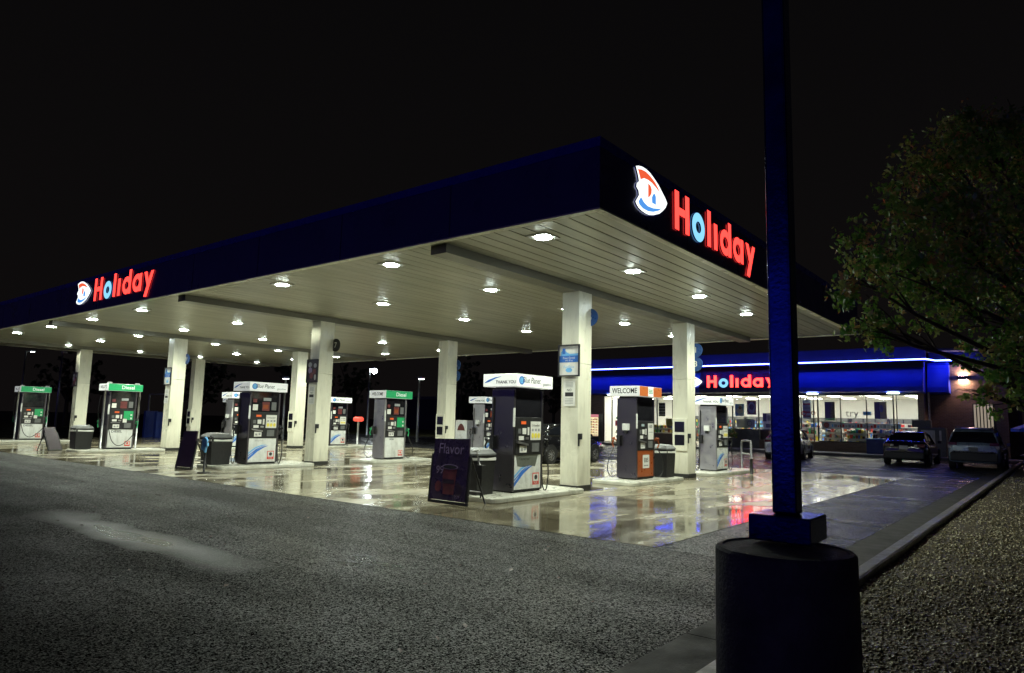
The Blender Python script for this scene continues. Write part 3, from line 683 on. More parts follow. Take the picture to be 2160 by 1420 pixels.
pump('steel',(PX[1]-.15,2*A+.4,PZ),'small distant white header pump left of the second row pump',upper='posters')
pump('white',(PX[2]-.2,2*A+.4,PZ),'distant white header pump just right of the second row front column',upper='posters')
pump('diesel',(PX[0],3*A+.4,PZ),'green header diesel pump between silver posts, farthest left',top=2.58)
pump('white',(PX[2],3*A+.4,PZ),'far pump mostly hidden behind the second row pump')
# bins
def bin_(loc,lab,s=1):
    t=empty('waste_bin',loc,lab,'waste bin','square waste bins beside the pumps'); w=.27*s; h=.80
    mb=MB(); mb.loft([[(-w*k,-w*k,z),(w*k,-w*k,z),(w*k,w*k,z),(-w*k,w*k,z)] for k,z in ((.9,0),(1,h-.16))],'black',True,False); mb.build('body',t,.01)
    mb=MB(); mb.box(-w*.97,w*.97,-w*.97,w*.97,h-.158,h-.05,'black'); mb.build('collar',t)
    mb=MB(); mb.loft([[(-w*k,-w*k,z),(w*k,-w*k,z),(w*k,w*k,z),(-w*k,w*k,z)] for k,z in ((1.03,h-.05),(1.03,h-.02),(.8,h+.06),(.3,h+.09))],'grey',True,False); mb.build('lid',t)
    mb=MB(); mb.prism([(-w*.9,-.02),(w*1.0,.0),(w*1.0,.05),(.1,.04),(-.05,.055),(-w*.9,.03)],FX(-w*1.0,0,h-.14),0,.012,'paper'); mb.prism([(-w*.8,0),(w,-.01),(w,.05),(0,.035),(-w*.8,.05)],FY(0,-w*1.0,h-.14),0,.012,'paper'); mb.build('bag_edge',t)
bin_((-2.78,.55,.10),'black square bin with liner showing, beside the nearest pump')
bin_((4.6,.22,.10),'black square bin between the orange pump and rear right column')
bin_((-2.75,A+.75,.10),'black square bin beside the second row white header pump',1.15)
bin_((-2.78,2*A+.75,.10),'black square bin beside the third row diesel pump',1.1)
bin_((7.3,2*A+.5,.10),'small dark bin left of the green diesel pump with steel side')
# squeegee stand w/ blue towel
t=empty('squeegee_stand',(-3.95,A-.95,.006),'dark squeegee stand draped with blue towels before the second row bin','squeegee stand')
mb=MB(); mb.cyl(0,0,0,.03,.16,.16,'black'); mb.cyl(0,0,.03,.9,.03,.03,'black'); mb.build('post',t)
mb=MB(); mb.prism([(-.12,.6),(-.1,.86),(.02,.93),(.14,.84),(.17,.7),(.1,.66),(.06,.52),(-.02,.58)],FX(-.03,0,0),-.03,.03,'ltblue'); mb.build('towel',t,.01)
mb=MB(); mb.tube([(0,-.04,.66),(-.05,-.3,.95)],.012,'steel',6); mb.tube([(-.05,-.3,.95),(-.05,-.42,.93)],.02,'black',6); mb.build('squeegee',t)
t=empty('squeegee_tub',(-3.25,.0,.1),'small squeegee tub hooked on the nearest bin','squeegee')
mb=MB(); mb.box(-.07,.07,-.07,.07,.35,.6,'black'); mb.box(-.012,.012,-.012,.012,0,.35,'black'); mb.build('tub',t); mb=MB(); mb.tube([(0,0,.5),(-.02,.12,.86)],.01,'steel',6); mb.tube([(-.02,.05,.87),(-.02,.2,.85)],.02,'white',6); mb.build('squeegee',t)
# A-boards
def aboard(loc,rz,lab,h=1.12,w=.78,text=True,tilt=.16,back=True):
    t=empty('pavement_sign',loc,lab,'advertising board',None,rz)
    F0=Vector((0,0,0)); V=Vector((math.sin(tilt),0,math.cos(tilt))); Nn=Vector((-math.cos(tilt),0,math.sin(tilt))); fr=(F0,-Y_,V,Nn)
    mb=MB(); hw=w/2
    mb.rect(-hw,-hw+.045,0,h*.75,fr,-.03,.02,'black'); mb.rect(hw-.045,hw,0,h*.75,fr,-.03,.02,'black'); mb.rect(-hw+.045,hw-.045,0,.05,fr,-.03,.02,'black'); mb.build('frame',t,.006)
    mb=MB(); W=hw-.05
    mb.prism([(-W,.06),(W,.06),(W,h*.72),(W-.02,h),(-W-.0,h*.985),(-W,h*.5)],fr,-.012,.0215,'purple' if text else 'purple2')
    if text:
        mb.text('Flavor',fr,.0,h*.83,.27,'purpletext',.026,sx=.95); mb.text('99',fr,-.24,h*.5,.2,'purpletext',.026)
        mb.prism([(-.12,.17),(.15,.17),(.19,.66),(-.17,.66)],fr,.022,.024,'cup'); mb.disc(.01,.66,.2,.05,fr,.0245,.026,'purpletext',20); mb.disc(.01,.66,.17,.035,fr,.026,.028,'ink',20)
        mb.rect(-.13,.14,.36,.44,fr,.024,.0255,'purple2'); mb.disc(-.25,.3,.08,.1,fr,.022,.024,'cup',14); mb.disc(.26,.25,.07,.13,fr,.022,.024,'purple2',14)
        mb.text('2.29',fr,.24,.14,.07,'purpletext',.026)
    mb.build('poster',t)
    if back:
        B=F0+V*h*.72+Vector((.02,0,0)); mb=MB(); 
        for sy in (-1,1): mb.tube([B+Y_*sy*(hw-.03),(.52,sy*(hw-.03),.0)],.018,'black',6)
        mb.tube([(.40,-hw+.03,.22),(.40,hw-.03,.22)],.012,'steel',6); mb.build('back_leg',t)
    return t
aboard((-3.80,.32,.006),.0,'dark purple coffee poster board reading Flavor, in front of the nearest pump',h=1.18,w=.98,tilt=.09)
aboard((-3.75,A+.55,.006),math.radians(8),'plain dark board standing left of the blue towel stand',h=1.05,w=.72,text=False)
t=aboard((-3.3,2*A+1.6,.006),math.radians(118),'folded grey board tipped askew beside the far diesel bin',h=.95,w=.62,text=False,tilt=.42)
# hoop guard
t=empty('hoop_guard',(9.55,-.5,.0),'steel hoop guard rail beside the rear right pump','guard rail')
mb=MB(); hose_=MB(); r=.045
mb.tube([(1.05,.7,0),(1.05,.7,.95),(1.0,.66,1.03),(.4,.3,1.06),(-.1,-.02,1.05),(-.18,-.06,.97),(-.18,-.06,0)],.035,'greyrail',10); mb.build('hoop',t)
mb=MB(); mb.tube([(1.04,.67,.62),(-.16,-.05,.62)],.025,'galv',8); mb.build('cross_rail',t)
mb=MB(); mb.tube([(-.18,-.06,.006),(-.18,-.06,.5)],.052,'black',10); mb.build('sleeve',t)
# ------------------------------------------------------------------ foreground lamp pole
t=empty('light_pole',(-9.995,-7.535,0),'square blue light pole on a round concrete base in the foreground','light pole')
mb=MB(); [mb.lathe(q,'castconcrete',72) for q in ([(.277,-.2),(.279,.5),(.276,1.018)],[(.276,1.018),(.266,1.030)],[(.266,1.030),(.246,1.032)],[(.246,1.032),(.243,1.026)],[(.243,1.026),(.0,1.034)])]; mb.build('concrete_base',t)
mb=MB(); bx,by=.17,.035
mb.box(bx-.128,bx+.128,by-.13,by+.13,1.042,1.152,'polebluepaint'); mb.build('base_cover',t,.006)
mb=MB(); s=.052; mb.box(bx-s,bx+s,by-s,by+s,1.152,8.6,'polebluepaint'); mb.build('pole',t,.012)
# ------------------------------------------------------------------ cars
def wheel(t,x,y,r,side,w=.21):
    mb=MB(); fr=(Vector((x,y,r)),X_,Z_,-Y_) if side<0 else (Vector((x,y,r)),-X_,Z_,Y_)
    mb.ring(0,0,r,r,r*.36,fr,-w,0,'tyre',28); mb.ring(0,0,r*.93,r*.93,r*.30,fr,-.01,.012,'tyre',28); wo=mb.build('wheel',t)
    mb=MB(); mb.disc(0,0,r*.655,r*.655,fr,-w+.02,-.05,'ink',24); mb.ring(0,0,r*.66,r*.66,.03,fr,-.05,.004,'alloy',28)
    for k in range(10):
        a=2*PI*k/10; c,s_=math.cos(a),math.sin(a); q=.022
        mb.prism([(c*.03-s_*q,s_*.03+c*q),(c*r*.63-s_*q*.8,s_*r*.63+c*q*.8),(c*r*.63+s_*q*.8,s_*r*.63-c*q*.8),(c*.03+s_*q,s_*.03-c*q)],fr,-.03+k*.0003,-.012+k*.0005,'alloy')
    mb.disc(0,0,.05,.05,fr,-.02,.0,'alloy',12); mb.build('rim',wo)
def car(kind,loc,rz,paint,lab,cat,plate='paper'):
    t=empty('parked_car',loc,lab,cat,'cars parked at the store',rz)
    if kind=='sedan':
        L,W,r=4.5,.89,.32; ax=(-1.42,1.35)
        st=[(-2.25,.34,.74,.70),(-2.22,.28,.96,.78),(-2.1,.24,1.03,.84),(-1.7,.22,1.05,.88),(-1.1,.2,.97,.89),(0,.2,.93,.89),(.9,.2,.93,.89),(1.5,.22,.86,.87),(2.0,.25,.76,.80),(2.2,.3,.66,.70),(2.26,.36,.56,.6)]
        gh=[(-1.85,1.04,.70,1.02),(-1.2,1.36,.62,.96),(-.6,1.44,.62,.94),(.1,1.45,.62,.93),(.45,1.38,.62,.93),(1.2,.94,.72,.90)]
    else:
        L,W,r=4.65,.92,.36; ax=(-1.42,1.38)
        st=[(-2.3,.42,.95,.74),(-2.27,.32,1.08,.83),(-2.15,.28,1.10,.88),(-1.6,.26,1.08,.91),(-.8,.25,1.05,.92),(.3,.25,1.03,.92),(1.0,.25,1.03,.92),(1.6,.27,.98,.90),(2.1,.3,.88,.84),(2.28,.36,.74,.74),(2.33,.42,.62,.62)]
        gh=[(-2.24,1.09,.80,1.06),(-1.98,1.52,.70,1.05),(-1.75,1.63,.68,1.04),(-.6,1.69,.68,1.03),(.2,1.68,.68,1.02),(.5,1.6,.68,1.02),(1.3,1.04,.76,1.0)]
    def ring(x,zb,zt,hw):
        h=zt-zb; half=[(hw*.80,zb),(hw*.96,zb+h*.08),(hw,zb+h*.35),(hw,zb+h*.6),(hw*.97,zb+h*.82),(hw*.90,zt-.02),(hw*.72,zt+.005),(hw*.3,zt+.02)]
        return [(x,-y,z) for y,z in half]+[(x,y,z) for y,z in half[::-1]]
    mb=MB(); mb.loft([ring(*s) for s in st],paint); mb.build('body',t)
    def gr(x,zt,hw,zb):
        h=max(zt-zb,.01); half=[(min(.86,hw+.14) if h>.1 else hw,zb-.02),(hw+(.11 if h>.1 else 0),zb+h*.3),(hw+(.05 if h>.1 else 0),zb+h*.7),(hw,zb+h*.9),(hw*.9,zt),(hw*.4,zt+.015)]
        return [(x,-y,z) for y,z in half]+[(x,y,z) for y,z in half[::-1]]
    mb=MB(); mb.loft([gr(*g) for g in gh],'glass_dark'); mb.build('windows',t)
    # roof skin and pillars
    g=[q for q in gh if q[1]>1.3]
    mb=MB(); rr=[]
    for (x,zt,hw,zb) in g: rr.append([(x,-hw-.012,zt-.05),(x,-hw*.9,zt+.014),(x,0,zt+.03),(x,hw*.9,zt+.014),(x,hw+.012,zt-.05),(x,0,zt-.02)])
    mb.loft(rr,paint); mb.build('roof',t)
    mb=MB()
    for sy in (-1,1):
        a=gh[0]; b=g[0]; mb.tube([(a[0]+.04,sy*(a[2]+.03),a[3]-.02),(b[0],sy*(b[2]+.015),b[1]-.05)],[.05,.035],paint,6)
        a=gh[-1]; b=g[-1]; mb.tube([(a[0]-.05,sy*(a[2]+.04),a[3]-.02),(b[0],sy*(b[2]+.015),b[1]-.05)],[.035,.03],paint,6)
        mb.tube([(-.25,sy*.845,.95 if kind=='sedan' else 1.04),(-.3,sy*.66,1.40 if kind=='sedan' else 1.64)],.028,'black',6)
    mb.build('pillars',t)
    for sy in (-1,1):
        for x in ax: wheel(t,x,sy*(W+.005),r,sy)
        for x in ax:
            mb=MB(); fr=(Vector((x,sy*(W-.004),r)),X_*(-sy),Z_,Y_*sy); mb.ring(0,.01,r*1.17,r*1.17,r*.25,fr,-.12,.012,'black',24,0,PI); mb.build('wheel_arch',t)
        mb=MB(); 
        if kind=='sedan': mb.box(-2.262,-2.0,sy*.50,sy*.80,.80,.93,'tail'); mb.box(-2.264,-2.1,sy*.40,sy*.52,.82,.91,'tailclear')
        else: mb.box(-2.30,-2.05,sy*.55,sy*.86,.98,1.10,'tail'); mb.box(-2.285,-2.1,sy*.72,sy*.87,.86,.98,'tailclear')
        mb.build('tail_light',t,.012)
        mb=MB(); mb.box(.75,.95,sy*(W+.02),sy*(W+.16),.95,1.08,paint); mb.build('wing_mirror',t,.02)
        mb=MB(); mb.box(2.08,2.24,sy*.5,sy*.74,.56 if kind=='sedan' else .72,.66 if kind=='sedan' else .82,'tailclear'); mb.build('headlight',t,.02)
        for xx in (-.9,.2): 
            mb=MB(); mb.box(xx-.1,xx+.08,sy*(W-.01),sy*(W+.02),.84,.865,'alloy'); mb.build('door_handle',t)
    mb=MB(); xr=-L/2; 
    if kind=='sedan': mb.box(xr-.035,xr+.2,-.76,.76,.30,.58,'black' if paint=='carblack' else paint); mb.box(xr-.04,xr+.1,-.6,.6,.27,.34,'black')
    else: mb.box(xr-.03,xr+.25,-.80,.80,.36,.70,'black'); mb.box(xr-.035,xr+.2,-.74,.74,.70,.76,'alloy')
    mb.build('rear_bumper',t,.03)
    mb=MB(); z0=.78 if kind=='sedan' else .84; fr=FX(xr-.03,0,z0); mb.rect(-.16,.16,-.08,.08,fr,0,.012,plate); mb.build('number_plate',t)
    if kind!='sedan':
        mb=MB(); mb.box(-2.12,-2.0,-.6,.6,1.64,1.67,paint); mb.build('spoiler',t,.01)
        for sy in (-1,1):
            mb=MB(); mb.tube([(-1.7,sy*.64,1.66),(-1.6,sy*.64,1.74),(.1,sy*.64,1.75),(.3,sy*.64,1.68)],.018,'black',6); mb.build('roof_rail',t)
        mb=MB(); mb.tube([(-2.315,-.25,1.30),(-2.33,.1,1.22)],.01,'black',5); mb.build('rear_wiper',t)
    return t
car('sedan',(23.75,-2.98,.0),0,'carblack','black sedan with white plate parked facing the store, left of the SUV','car')
car('suv',(22.7,-5.62,.0),0,'carsuv','pale blue grey SUV parked nearest the kerb at right','suv','grey')
car('sedan',(23.4,2.42,.0),math.radians(8),'carsilver','silver sedan parked partly behind the foreground pole','car','paper')
car('sedan',(9.0,6.85,.0),math.radians(-3),'cardark','dark sedan hidden behind the near right column under the canopy','car')
car('sedan',(20.5,21.0,.0),math.radians(10),'cardark','dark distant car seen beside the second row rear column','car')
# ------------------------------------------------------------------ store
st=empty('convenience_store',(0,0,0),'convenience store with blue band, neon line and bright windows','store')
SX=32.0; YL,YR=20.4,-2.42; WZ0,WZ1=.72,3.52
mb=MB(); xb=44.0
mb.box(SX,SX+.25,YR-.0,-2.15,.15,4.0,'brick')      # right pier
mb.box(SX,SX+.25,18.6,YL,.15,4.0,'brick'); mb.box(SX,SX+.25,-2.15,18.6,3.56,4.0,'frame')
mb.box(SX+.01,SX+.24,-2.15,6.9,.15,WZ0-.02,'brick'); mb.box(SX+.01,SX+.24,6.9,10.2,.15,1.32,'concrete_kerb'); mb.box(SX+.01,SX+.24,12.5,16.0,.15,.9,'brick')
mb.box(SX+.25,SX+1.5,YR,YR+.25,.15,6.0,'brick'); mb.box(SX+.25,xb,YL-.25,YL,.15,6.0,'brick'); mb.box(xb,xb+.25,YR-4,YL,.15,6.0,'brick')
mb.box(SX+1.3,SX+1.55,-6.2,YR-.003,.15,3.6,'brick'); mb.box(SX+1.3,SX+1.55,-6.2,-3.3,3.6,5.3,'brick'); mb.box(SX+1.55,xb,-6.2,-5.95,.15,5.3,'brick')
mb.build('wall',st)
mb=MB(); mb.box(SX+.1,xb,-6.1,YL-.1,6.02,6.15,'roofmetal'); mb.build('roof',st)
# parapet, awning
mb=MB(); mb.box(SX-.3,SX+.1,YR-.2,YL+.2,5.52,6.3,'parapet'); mb.box(SX+1.0,SX+1.3,-6.4,YR-.21,5.5,6.25,'parapet'); mb.build('parapet',st)
def awn(yl,yr,xo,mbx):
    prof=[(-.45,5.42),(-.34,5.28),(-.36,5.05),(-.50,4.7),(-.68,4.3),(-.80,3.98),(-.82,3.72),(.2,3.62),(.2,5.42)]
    mbx.loft([[(xo+a,y,z) for a,z in prof] for y in (yl,yr)],'awningblue',True,False)
mb=MB(); awn(YL+.15,10.6,SX,mb); mb.build('awning',st)
mb=MB(); awn(5.35,YR-.1,SX,mb); mb.build('awning',st)
mb=MB(); prof=[(-.45,5.42),(-.5,5.3),(-.66,4.7),(-.84,3.98),(-.84,3.72),(.2,3.62),(.2,5.42)]
mb.loft([[(SX+a,y,z) for a,z in prof] for y in (10.59,5.36)],'signpanel',True,False); mb.build('sign_panel',st)
mb=MB(); awn(YR-.12,-3.6,SX+1.3,mb); mb.build('side_awning',st)
mb=MB(); mb.box(SX-.84,SX-.3,YR-.3,YL+.2,5.425,5.50,'parapet'); mb.box(SX-.49,SX-.3,YR-.14,YL+.19,5.08,5.424,'parapet'); mb.build('cornice',st)
mb=MB(); r=.032; nx_=SX-.88
mb.tube([(nx_,YL+.2,5.50),(nx_,YR-.25,5.50),(nx_+.5,YR-.45,5.50),(nx_+1.2,YR-.6,5.50),(nx_+1.35,-4.9,5.50)],r,'neon',8,False); mb.build('neon_tube',st)
mb=MB(); mb.cyl(SX-.08,-2.98+.3,.15,3.7,.05,.05,'framel',10); mb.build('downpipe',st)
mb=MB(); 
for yy in (3.4,-1.0,15,17.5): mb.box(SX-.75,SX-.45,yy-.3,yy+.3,3.60,3.625,'lampglow')
mb.build('soffit_light',st)
# window frames
edges=[18.55,17.85,17.0,14.9,14.15,12.95,12.5,10.3,8.65,6.93,5.4,4.27,3.53,3.28,1.98,.55,-.87,-1.03,-2.13]
mb=MB()
for e in edges:
    w=.05 if e not in (12.5,3.28,-.87) else .07
    mb.box(SX+.02,SX+.14,e-w/2,e+w/2,.74 if e<3.3 else (.16 if e<6.9 or e>17 or 10.4<e<12.4 else .92),WZ1,'frame')
mb.box(SX+.02,SX+.14,-2.13,18.55,WZ1,WZ1+.05,'frame'); mb.box(SX+.02,SX+.14,-2.13,3.28,WZ0-.02,WZ0+.05,'frame'); mb.box(SX+.02,SX+.14,6.93,10.2,1.32,1.38,'brown')
mb.build('window_frame',st)
for a,b in zip(edges[:-1],edges[1:]):
    if a-b<.3: continue
    z0=WZ0+.05 if a<3.3 else(1.4 if 6.5<b and a<10.4 else (.92 if 12<b<16 else .2))
    mb=MB(); mb.box(SX+.07,SX+.08,b+.03,a-.03,z0,WZ1,'glass'); mb.build('window_pane',st)
# interior shell
mb=MB(); mb.box(SX+.26,xb-.01,YR+.26,YL-.26,.1,.17,'interior_floor'); mb.build('shop_floor',st)
mb=MB(); mb.box(xb-.1,xb-.02,YR+.26,YL-.26,.17,3.7,'interior_wall'); mb.box(SX+.26,xb-.1,YR+.26,YR+.3,.17,3.7,'interior_wall'); mb.box(SX+.26,xb-.1,YL-.3,YL-.26,.17,3.7,'interior_wall'); mb.build('shop_wall',st)
mb=MB(); mb.box(SX+.26,xb-.01,YR+.26,YL-.26,3.7,3.78,'interior_wall'); mb.build('shop_ceiling',st)
for k,yy in enumerate(np.arange(-1.2,20,2.3)):
    mb=MB(); mb.box(SX+1,SX+2.4,yy-.3,yy+.3,3.67,3.695,'interior_light'); mb.box(SX+4,SX+5.4,yy-.3,yy+.3,3.67,3.695,'interior_light'); mb.box(SX+8,SX+9.4,yy-.3,yy+.3,3.67,3.695,'interior_light'); mb.build('ceiling_panel',st)
sign(FX(0,0,0),'store_sign','red illuminated Holiday lettering on the blue store front band',1.12,(SX-.80,11.62,3.78),'redstore')
# interior furniture
def shelf(x,y0,y1,h,lab,nlev=4):
    t=empty('shop_shelf',(x,(y0+y1)/2,.17),lab,'shelf','shelves of goods inside the store'); w=(y1-y0)/2
    mb=MB(); mb.box(.2,.24,-w,w,0,h,'white')
    for k in range(nlev): mb.box(-.2,.2,-w,w,.1+k*h/nlev,.13+k*h/nlev,'white')
    mb.build('rack',t)
    mb=MB(); rr=random.Random(int(y0*10)+5)
    for k in range(nlev):
        y=-w+.03
        while y<w-.12:
            q=rr.uniform(.07,.2); hh=rr.uniform(.12,h/nlev-.09); mb.box(-.18,rr.uniform(-.02,.1),y,y+q,.131+k*h/nlev,.131+k*h/nlev+hh,rr.choice(['goods','goods','red','yellow','blue','paper','brown','greenp','orange','black'])); y+=q+.015
    o=mb.build('goods',t); o['kind']='stuff'
shelf(SX+1.0,2.1,3.1,1.35,'low goods shelf behind the leftmost of the four right hand windows')
shelf(SX+.9,.7,1.9,1.3,'low red goods shelf behind the second of the four right hand windows')
shelf(SX+.9,-.8,.45,1.35,'low goods shelf behind the third of the four right hand windows')
shelf(SX+1.0,-2.0,-1.1,1.35,'low goods shelf behind the rightmost store window')
shelf(SX+3.4,-1.6,2.8,1.75,'long aisle shelf deeper inside the right hand windows',5)
shelf(SX+1.6,12.9,15.6,1.3,'goods shelf behind the window left of the rear right column')
shelf(SX+2.2,3.7,4.9,1.7,'goods shelf inside the door right of the foreground pole')
shelf(SX+1.5,17.1,18.3,2.1,'tall brown goods shelf in the far left store window')
# wall-mounted pieces seen through glass
def wposter(y0,y1,z0,z1,m,lab,extra=None,cat='poster'):
    t=empty('window_poster',(SX+.12,(y0+y1)/2,(z0+z1)/2),lab,cat); fr=FX(0,0,0); w=(y1-y0)/2; h=(z1-z0)/2
    mb=MB(); mb.rect(-w,w,-h,h,fr,-.012,.0,m)
    if extra: extra(mb,fr,w,h)
    mb.build('sheet',t)
wposter(2.32,2.9,2.15,3.15,'ink','black menu poster hanging in the first right hand window',lambda mb,fr,w,h:(mb.rect(-w,w,-h-.14,-h,fr,-.012,.0,'greenp')))
wposter(-.5,.15,2.15,3.15,'ink','black and yellow poster hanging in the third right hand window',lambda mb,fr,w,h:(mb.rect(-.02,w-.01,-h+.02,h-.02,fr,0,.002,'yellow'),mb.disc(.05,.1,.1,.22,fr,.002,.004,'greyink',10)))
wposter(13.55,14.05,2.1,3.05,'ink','dark poster in the window left of the rear right column',lambda mb,fr,w,h:[mb.rect(-w+.05,w-.05,h-.25-k*.2,h-.18-k*.2,fr,0,.002,'greyink') for k in range(4)])
wposter(13.0,13.5,1.45,1.95,'yellow','small yellow sign low in the window left of the rear right column')
wposter(7.2,8.4,1.45,2.0,'paper','white strip poster with a ring in the window beside the store counter',lambda mb,fr,w,h:mb.ring(.25,0,.18,.18,.05,fr,0,.002,'greyink',18))
wposter(7.9,8.5,2.2,3.0,'ltblue','pale blue and brown sticker in the wide counter window',lambda mb,fr,w,h:(mb.disc(0,-.05,.22,.2,fr,0,.002,'paper',16),mb.disc(.05,.15,.12,.12,fr,.002,.004,'cup',12)))
wposter(7.1,7.7,2.3,3.2,'orange','brown oval sticker in the wide counter window',lambda mb,fr,w,h:(mb.disc(0,0,.24,.36,fr,0,.002,'paper',16),mb.disc(0,.05,.15,.2,fr,.002,.004,'cup',12)))
wposter(3.7,4.2,2.1,3.3,'paper','white poster with red bands on the door right of the pole',lambda mb,fr,w,h:[mb.rect(-w+.04,w-.04,-h+.1+k*.25,-h+.2+k*.25,fr,0,.002,['orange','red','greyghost','red'][k]) for k in range(4)])
wposter(2.05,3.1,1.5,1.95,'white','cluster of red and white stickers low in the first right hand window',lambda mb,fr,w,h:(mb.disc(-.25,0,.17,.17,fr,0,.002,'red',14),mb.rect(-.02,.18,-.12,.12,fr,0,.002,'ltblue'),mb.rect(.25,.48,-.1,.12,fr,0,.002,'greyink')))
t=empty('window_lettering',(SX+.055,1.2,2.45),'word try and a row of pale letters across the upper window glass','window lettering')
mb=MB(); fr=FX(0,0,0); mb.text('try',fr,-.15,0,.62,'greyink',.0); mb.ring(-1.75-.6,.0,.13,.13,.05,fr,-.004,0,'orange',16); mb.rect(.45,.9,-.1,.12,fr,-.004,0,'ltblue'); mb.ring(-2.55-.35,-.02,.15,.15,.05,fr,-.004,0,'red',16); mb.build('lettering',t)
t=empty('banner',(SX+.05,.4,1.72),'long white banner with grey lettering across the right hand windows','banner')
mb=MB(); mb.rect(-2.2,1.6,-.16,.16,fr,-.006,0,'paper')
rr=random.Random(3); u=-2.1
while u<1.5:
    q=rr.uniform(.06,.16); mb.rect(u,u+q,-.1,rr.uniform(0,.12),fr,0,.002,rr.choice(['greyink','greyghost','ltblue','red','greyink'])); u+=q+.05
mb.build('sheet',t)
for k in range(7):
    y=.0+k*2.62
    t=empty('wall_cooler',(43.2,y,.17),'lit glass door cooler on the store back wall, %s from the right'%ordn[k],'cooler','coolers along the store back wall')
    mb=MB(); mb.box(.0,.6,-1.25,1.25,0,2.15,'grey'); mb.build('case',t)
    mb=MB(); rr=random.Random(k+40)
    for q in range(3):
        for lv in range(6):
            yy=-1.15+q*.8
            while yy<-1.15+q*.8+.62: w_=rr.uniform(.06,.14); mb.box(-.06,-.005,yy,yy+w_,.15+lv*.3,.15+lv*.3+rr.uniform(.12,.24),rr.choice(['goods','red','ltblue','blue','paper','orange','yellow','greenp','brown','ink'])); yy+=w_+.015
    o=mb.build('goods',t); o['kind']='stuff'
    mb=MB(); 
    for q in range(4): mb.box(-.08,-.02,-1.2+q*.8-.03,-1.2+q*.8+.03,.05,2.1,'frame')
    mb.build('door_frame',t)
# counter machine
t=empty('coffee_machine',(SX+.9,6.55,1.38),'black drinks machine on the counter left of the foreground pole','drinks machine')
mb=MB(); mb.box(-.3,.3,-.45,.3,0,1.05,'steel'); mb.build('body',t,.01); mb=MB(); mb.box(-.32,-.3,-.4,.1,.1,.35,'ink'); mb.box(-.32,-.3,.05,.28,.5,1.0,'ink'); mb.box(-.32,-.3,-.4,.0,.55,.9,'grey'); mb.build('front_panel',t)
t=empty('shop_counter',(SX+1,8,.17),'dark brown counter along the wide window','counter')
mb=MB(); mb.box(-.6,.6,-1.6,2,0,1.15,'brown'); mb.build('base',t); mb=MB(); mb.box(-.65,.65,-1.65,2.05,1.15,1.21,'grey'); mb.build('worktop',t)
# outside the store
t=empty('drinks_cooler',(SX-.75,18.95,.15),'lit drinks cooler with pink header outside the far left of the store','drinks cooler')
mb=MB(); mb.box(0,.6,-.45,.45,0,2.05,'black'); mb.build('case',t); mb=MB()
mb.rect(-.40,.40,.4,1.78,FX(0,0,0),0,.01,'coolglow'); 
for k in range(7): mb.rect(-.4,.4,.42+k*.19,.44+k*.19,FX(0,0,0),.01,.02,'ink')
rr=random.Random(5)
for k in range(7):
    for q in range(5):
        mb.rect(-.38+q*.155,-.28+q*.155,.45+k*.19,.45+k*.19+rr.uniform(.06,.12),FX(0,0,0),.01,.03,rr.choice(['orange','paper','red','yellow','brown']))
mb.build('shelves',t); mb=MB(); mb.rect(-.42,.42,1.80,2.0,FX(0,0,0),0,.012,'coolpink'); mb.build('header_panel',t)
t=empty('shrub',(SX-1.3,8.55,.15),'dark leafy shrub in a planter before the counter window','shrub')
def leaves(mbx,blobs,n,size,m,seed=1,shape=1.0,lower=.0):
    r=np.random.default_rng(seed); vs=[];fs=[]; tot=sum(b[3]**2 for b in blobs)
    for (x,y,z,rad) in blobs:
        k=int(n*rad**2/tot)
        cl=r.normal(0,.5,(max(3,k//26),3)); cl/= (np.linalg.norm(cl,axis=1)[:,None]+1e-6); cl*=(r.uniform(.15,1.0,(len(cl),1))**.5)
        pick=r.integers(0,len(cl),k)
        pos=cl[pick]*rad+r.normal(0,.14*min(rad,.8),(k,3)); pos[:,2]*=.85
        for p in pos:
            c=Vector((x,y,z))+Vector(p); a=Vector(r.normal(0,1,3)); a.z-=.6; a.normalize(); bb=a.cross(Vector(r.normal(0,1,3))).normalized(); s=size*r.uniform(.6,1.25)
            o=len(vs); nn=a.cross(bb)*s*.18
            vs+=[c-a*s*.5,c+bb*s*.3+nn*.2,c+a*s*.55,c-bb*s*.3+nn*.2]; fs.append((o,o+1,o+2,o+3))
    mbx.add(vs,fs,m)
mb=MB(); mb.cyl(0,0,0,.45,.28,.35,'black'); mb.build('planter',t)
mb=MB(); leaves(mb,[(0,0,.95,.45),(.0,-.45,.75,.3),(0,.35,1.1,.3)],900,.12,'leaf',4); mb.build('foliage',t)
t=empty('blue_recycling_bin',(SX-.95,-.05,.15),'blue lidded bin against the store wall beside the black sedan','bin')
mb=MB(); mb.box(-.3,.3,-.42,.42,0,.8,'binblue'); mb.build('body',t,.02); mb=MB(); mb.box(-.34,.34,-.46,.46,.8,.87,'ltblue'); mb.build('lid',t,.02)
t=empty('ice_merchandiser',(SX-1.0,-2.85,.15),'pale grey ice cabinet beside the store corner behind the black sedan','ice cabinet')
mb=MB(); mb.box(-.35,.35,-.7,.62,0,1.55,'grey'); mb.box(-.2,.35,.0,.9,1.55,1.95,'grey'); mb.build('case',t,.02); mb=MB(); mb.rect(-.45,.2,.45,1.4,FX(-.35,0,0),0,.02,'paper'); mb.rect(-.3,.05,.9,1.25,FX(-.35,0,0),.02,.024,'white'); mb.rect(.4,.5,.85,1.4,FX(-.35,0,0),0,.02,'paper'); mb.build('door',t)
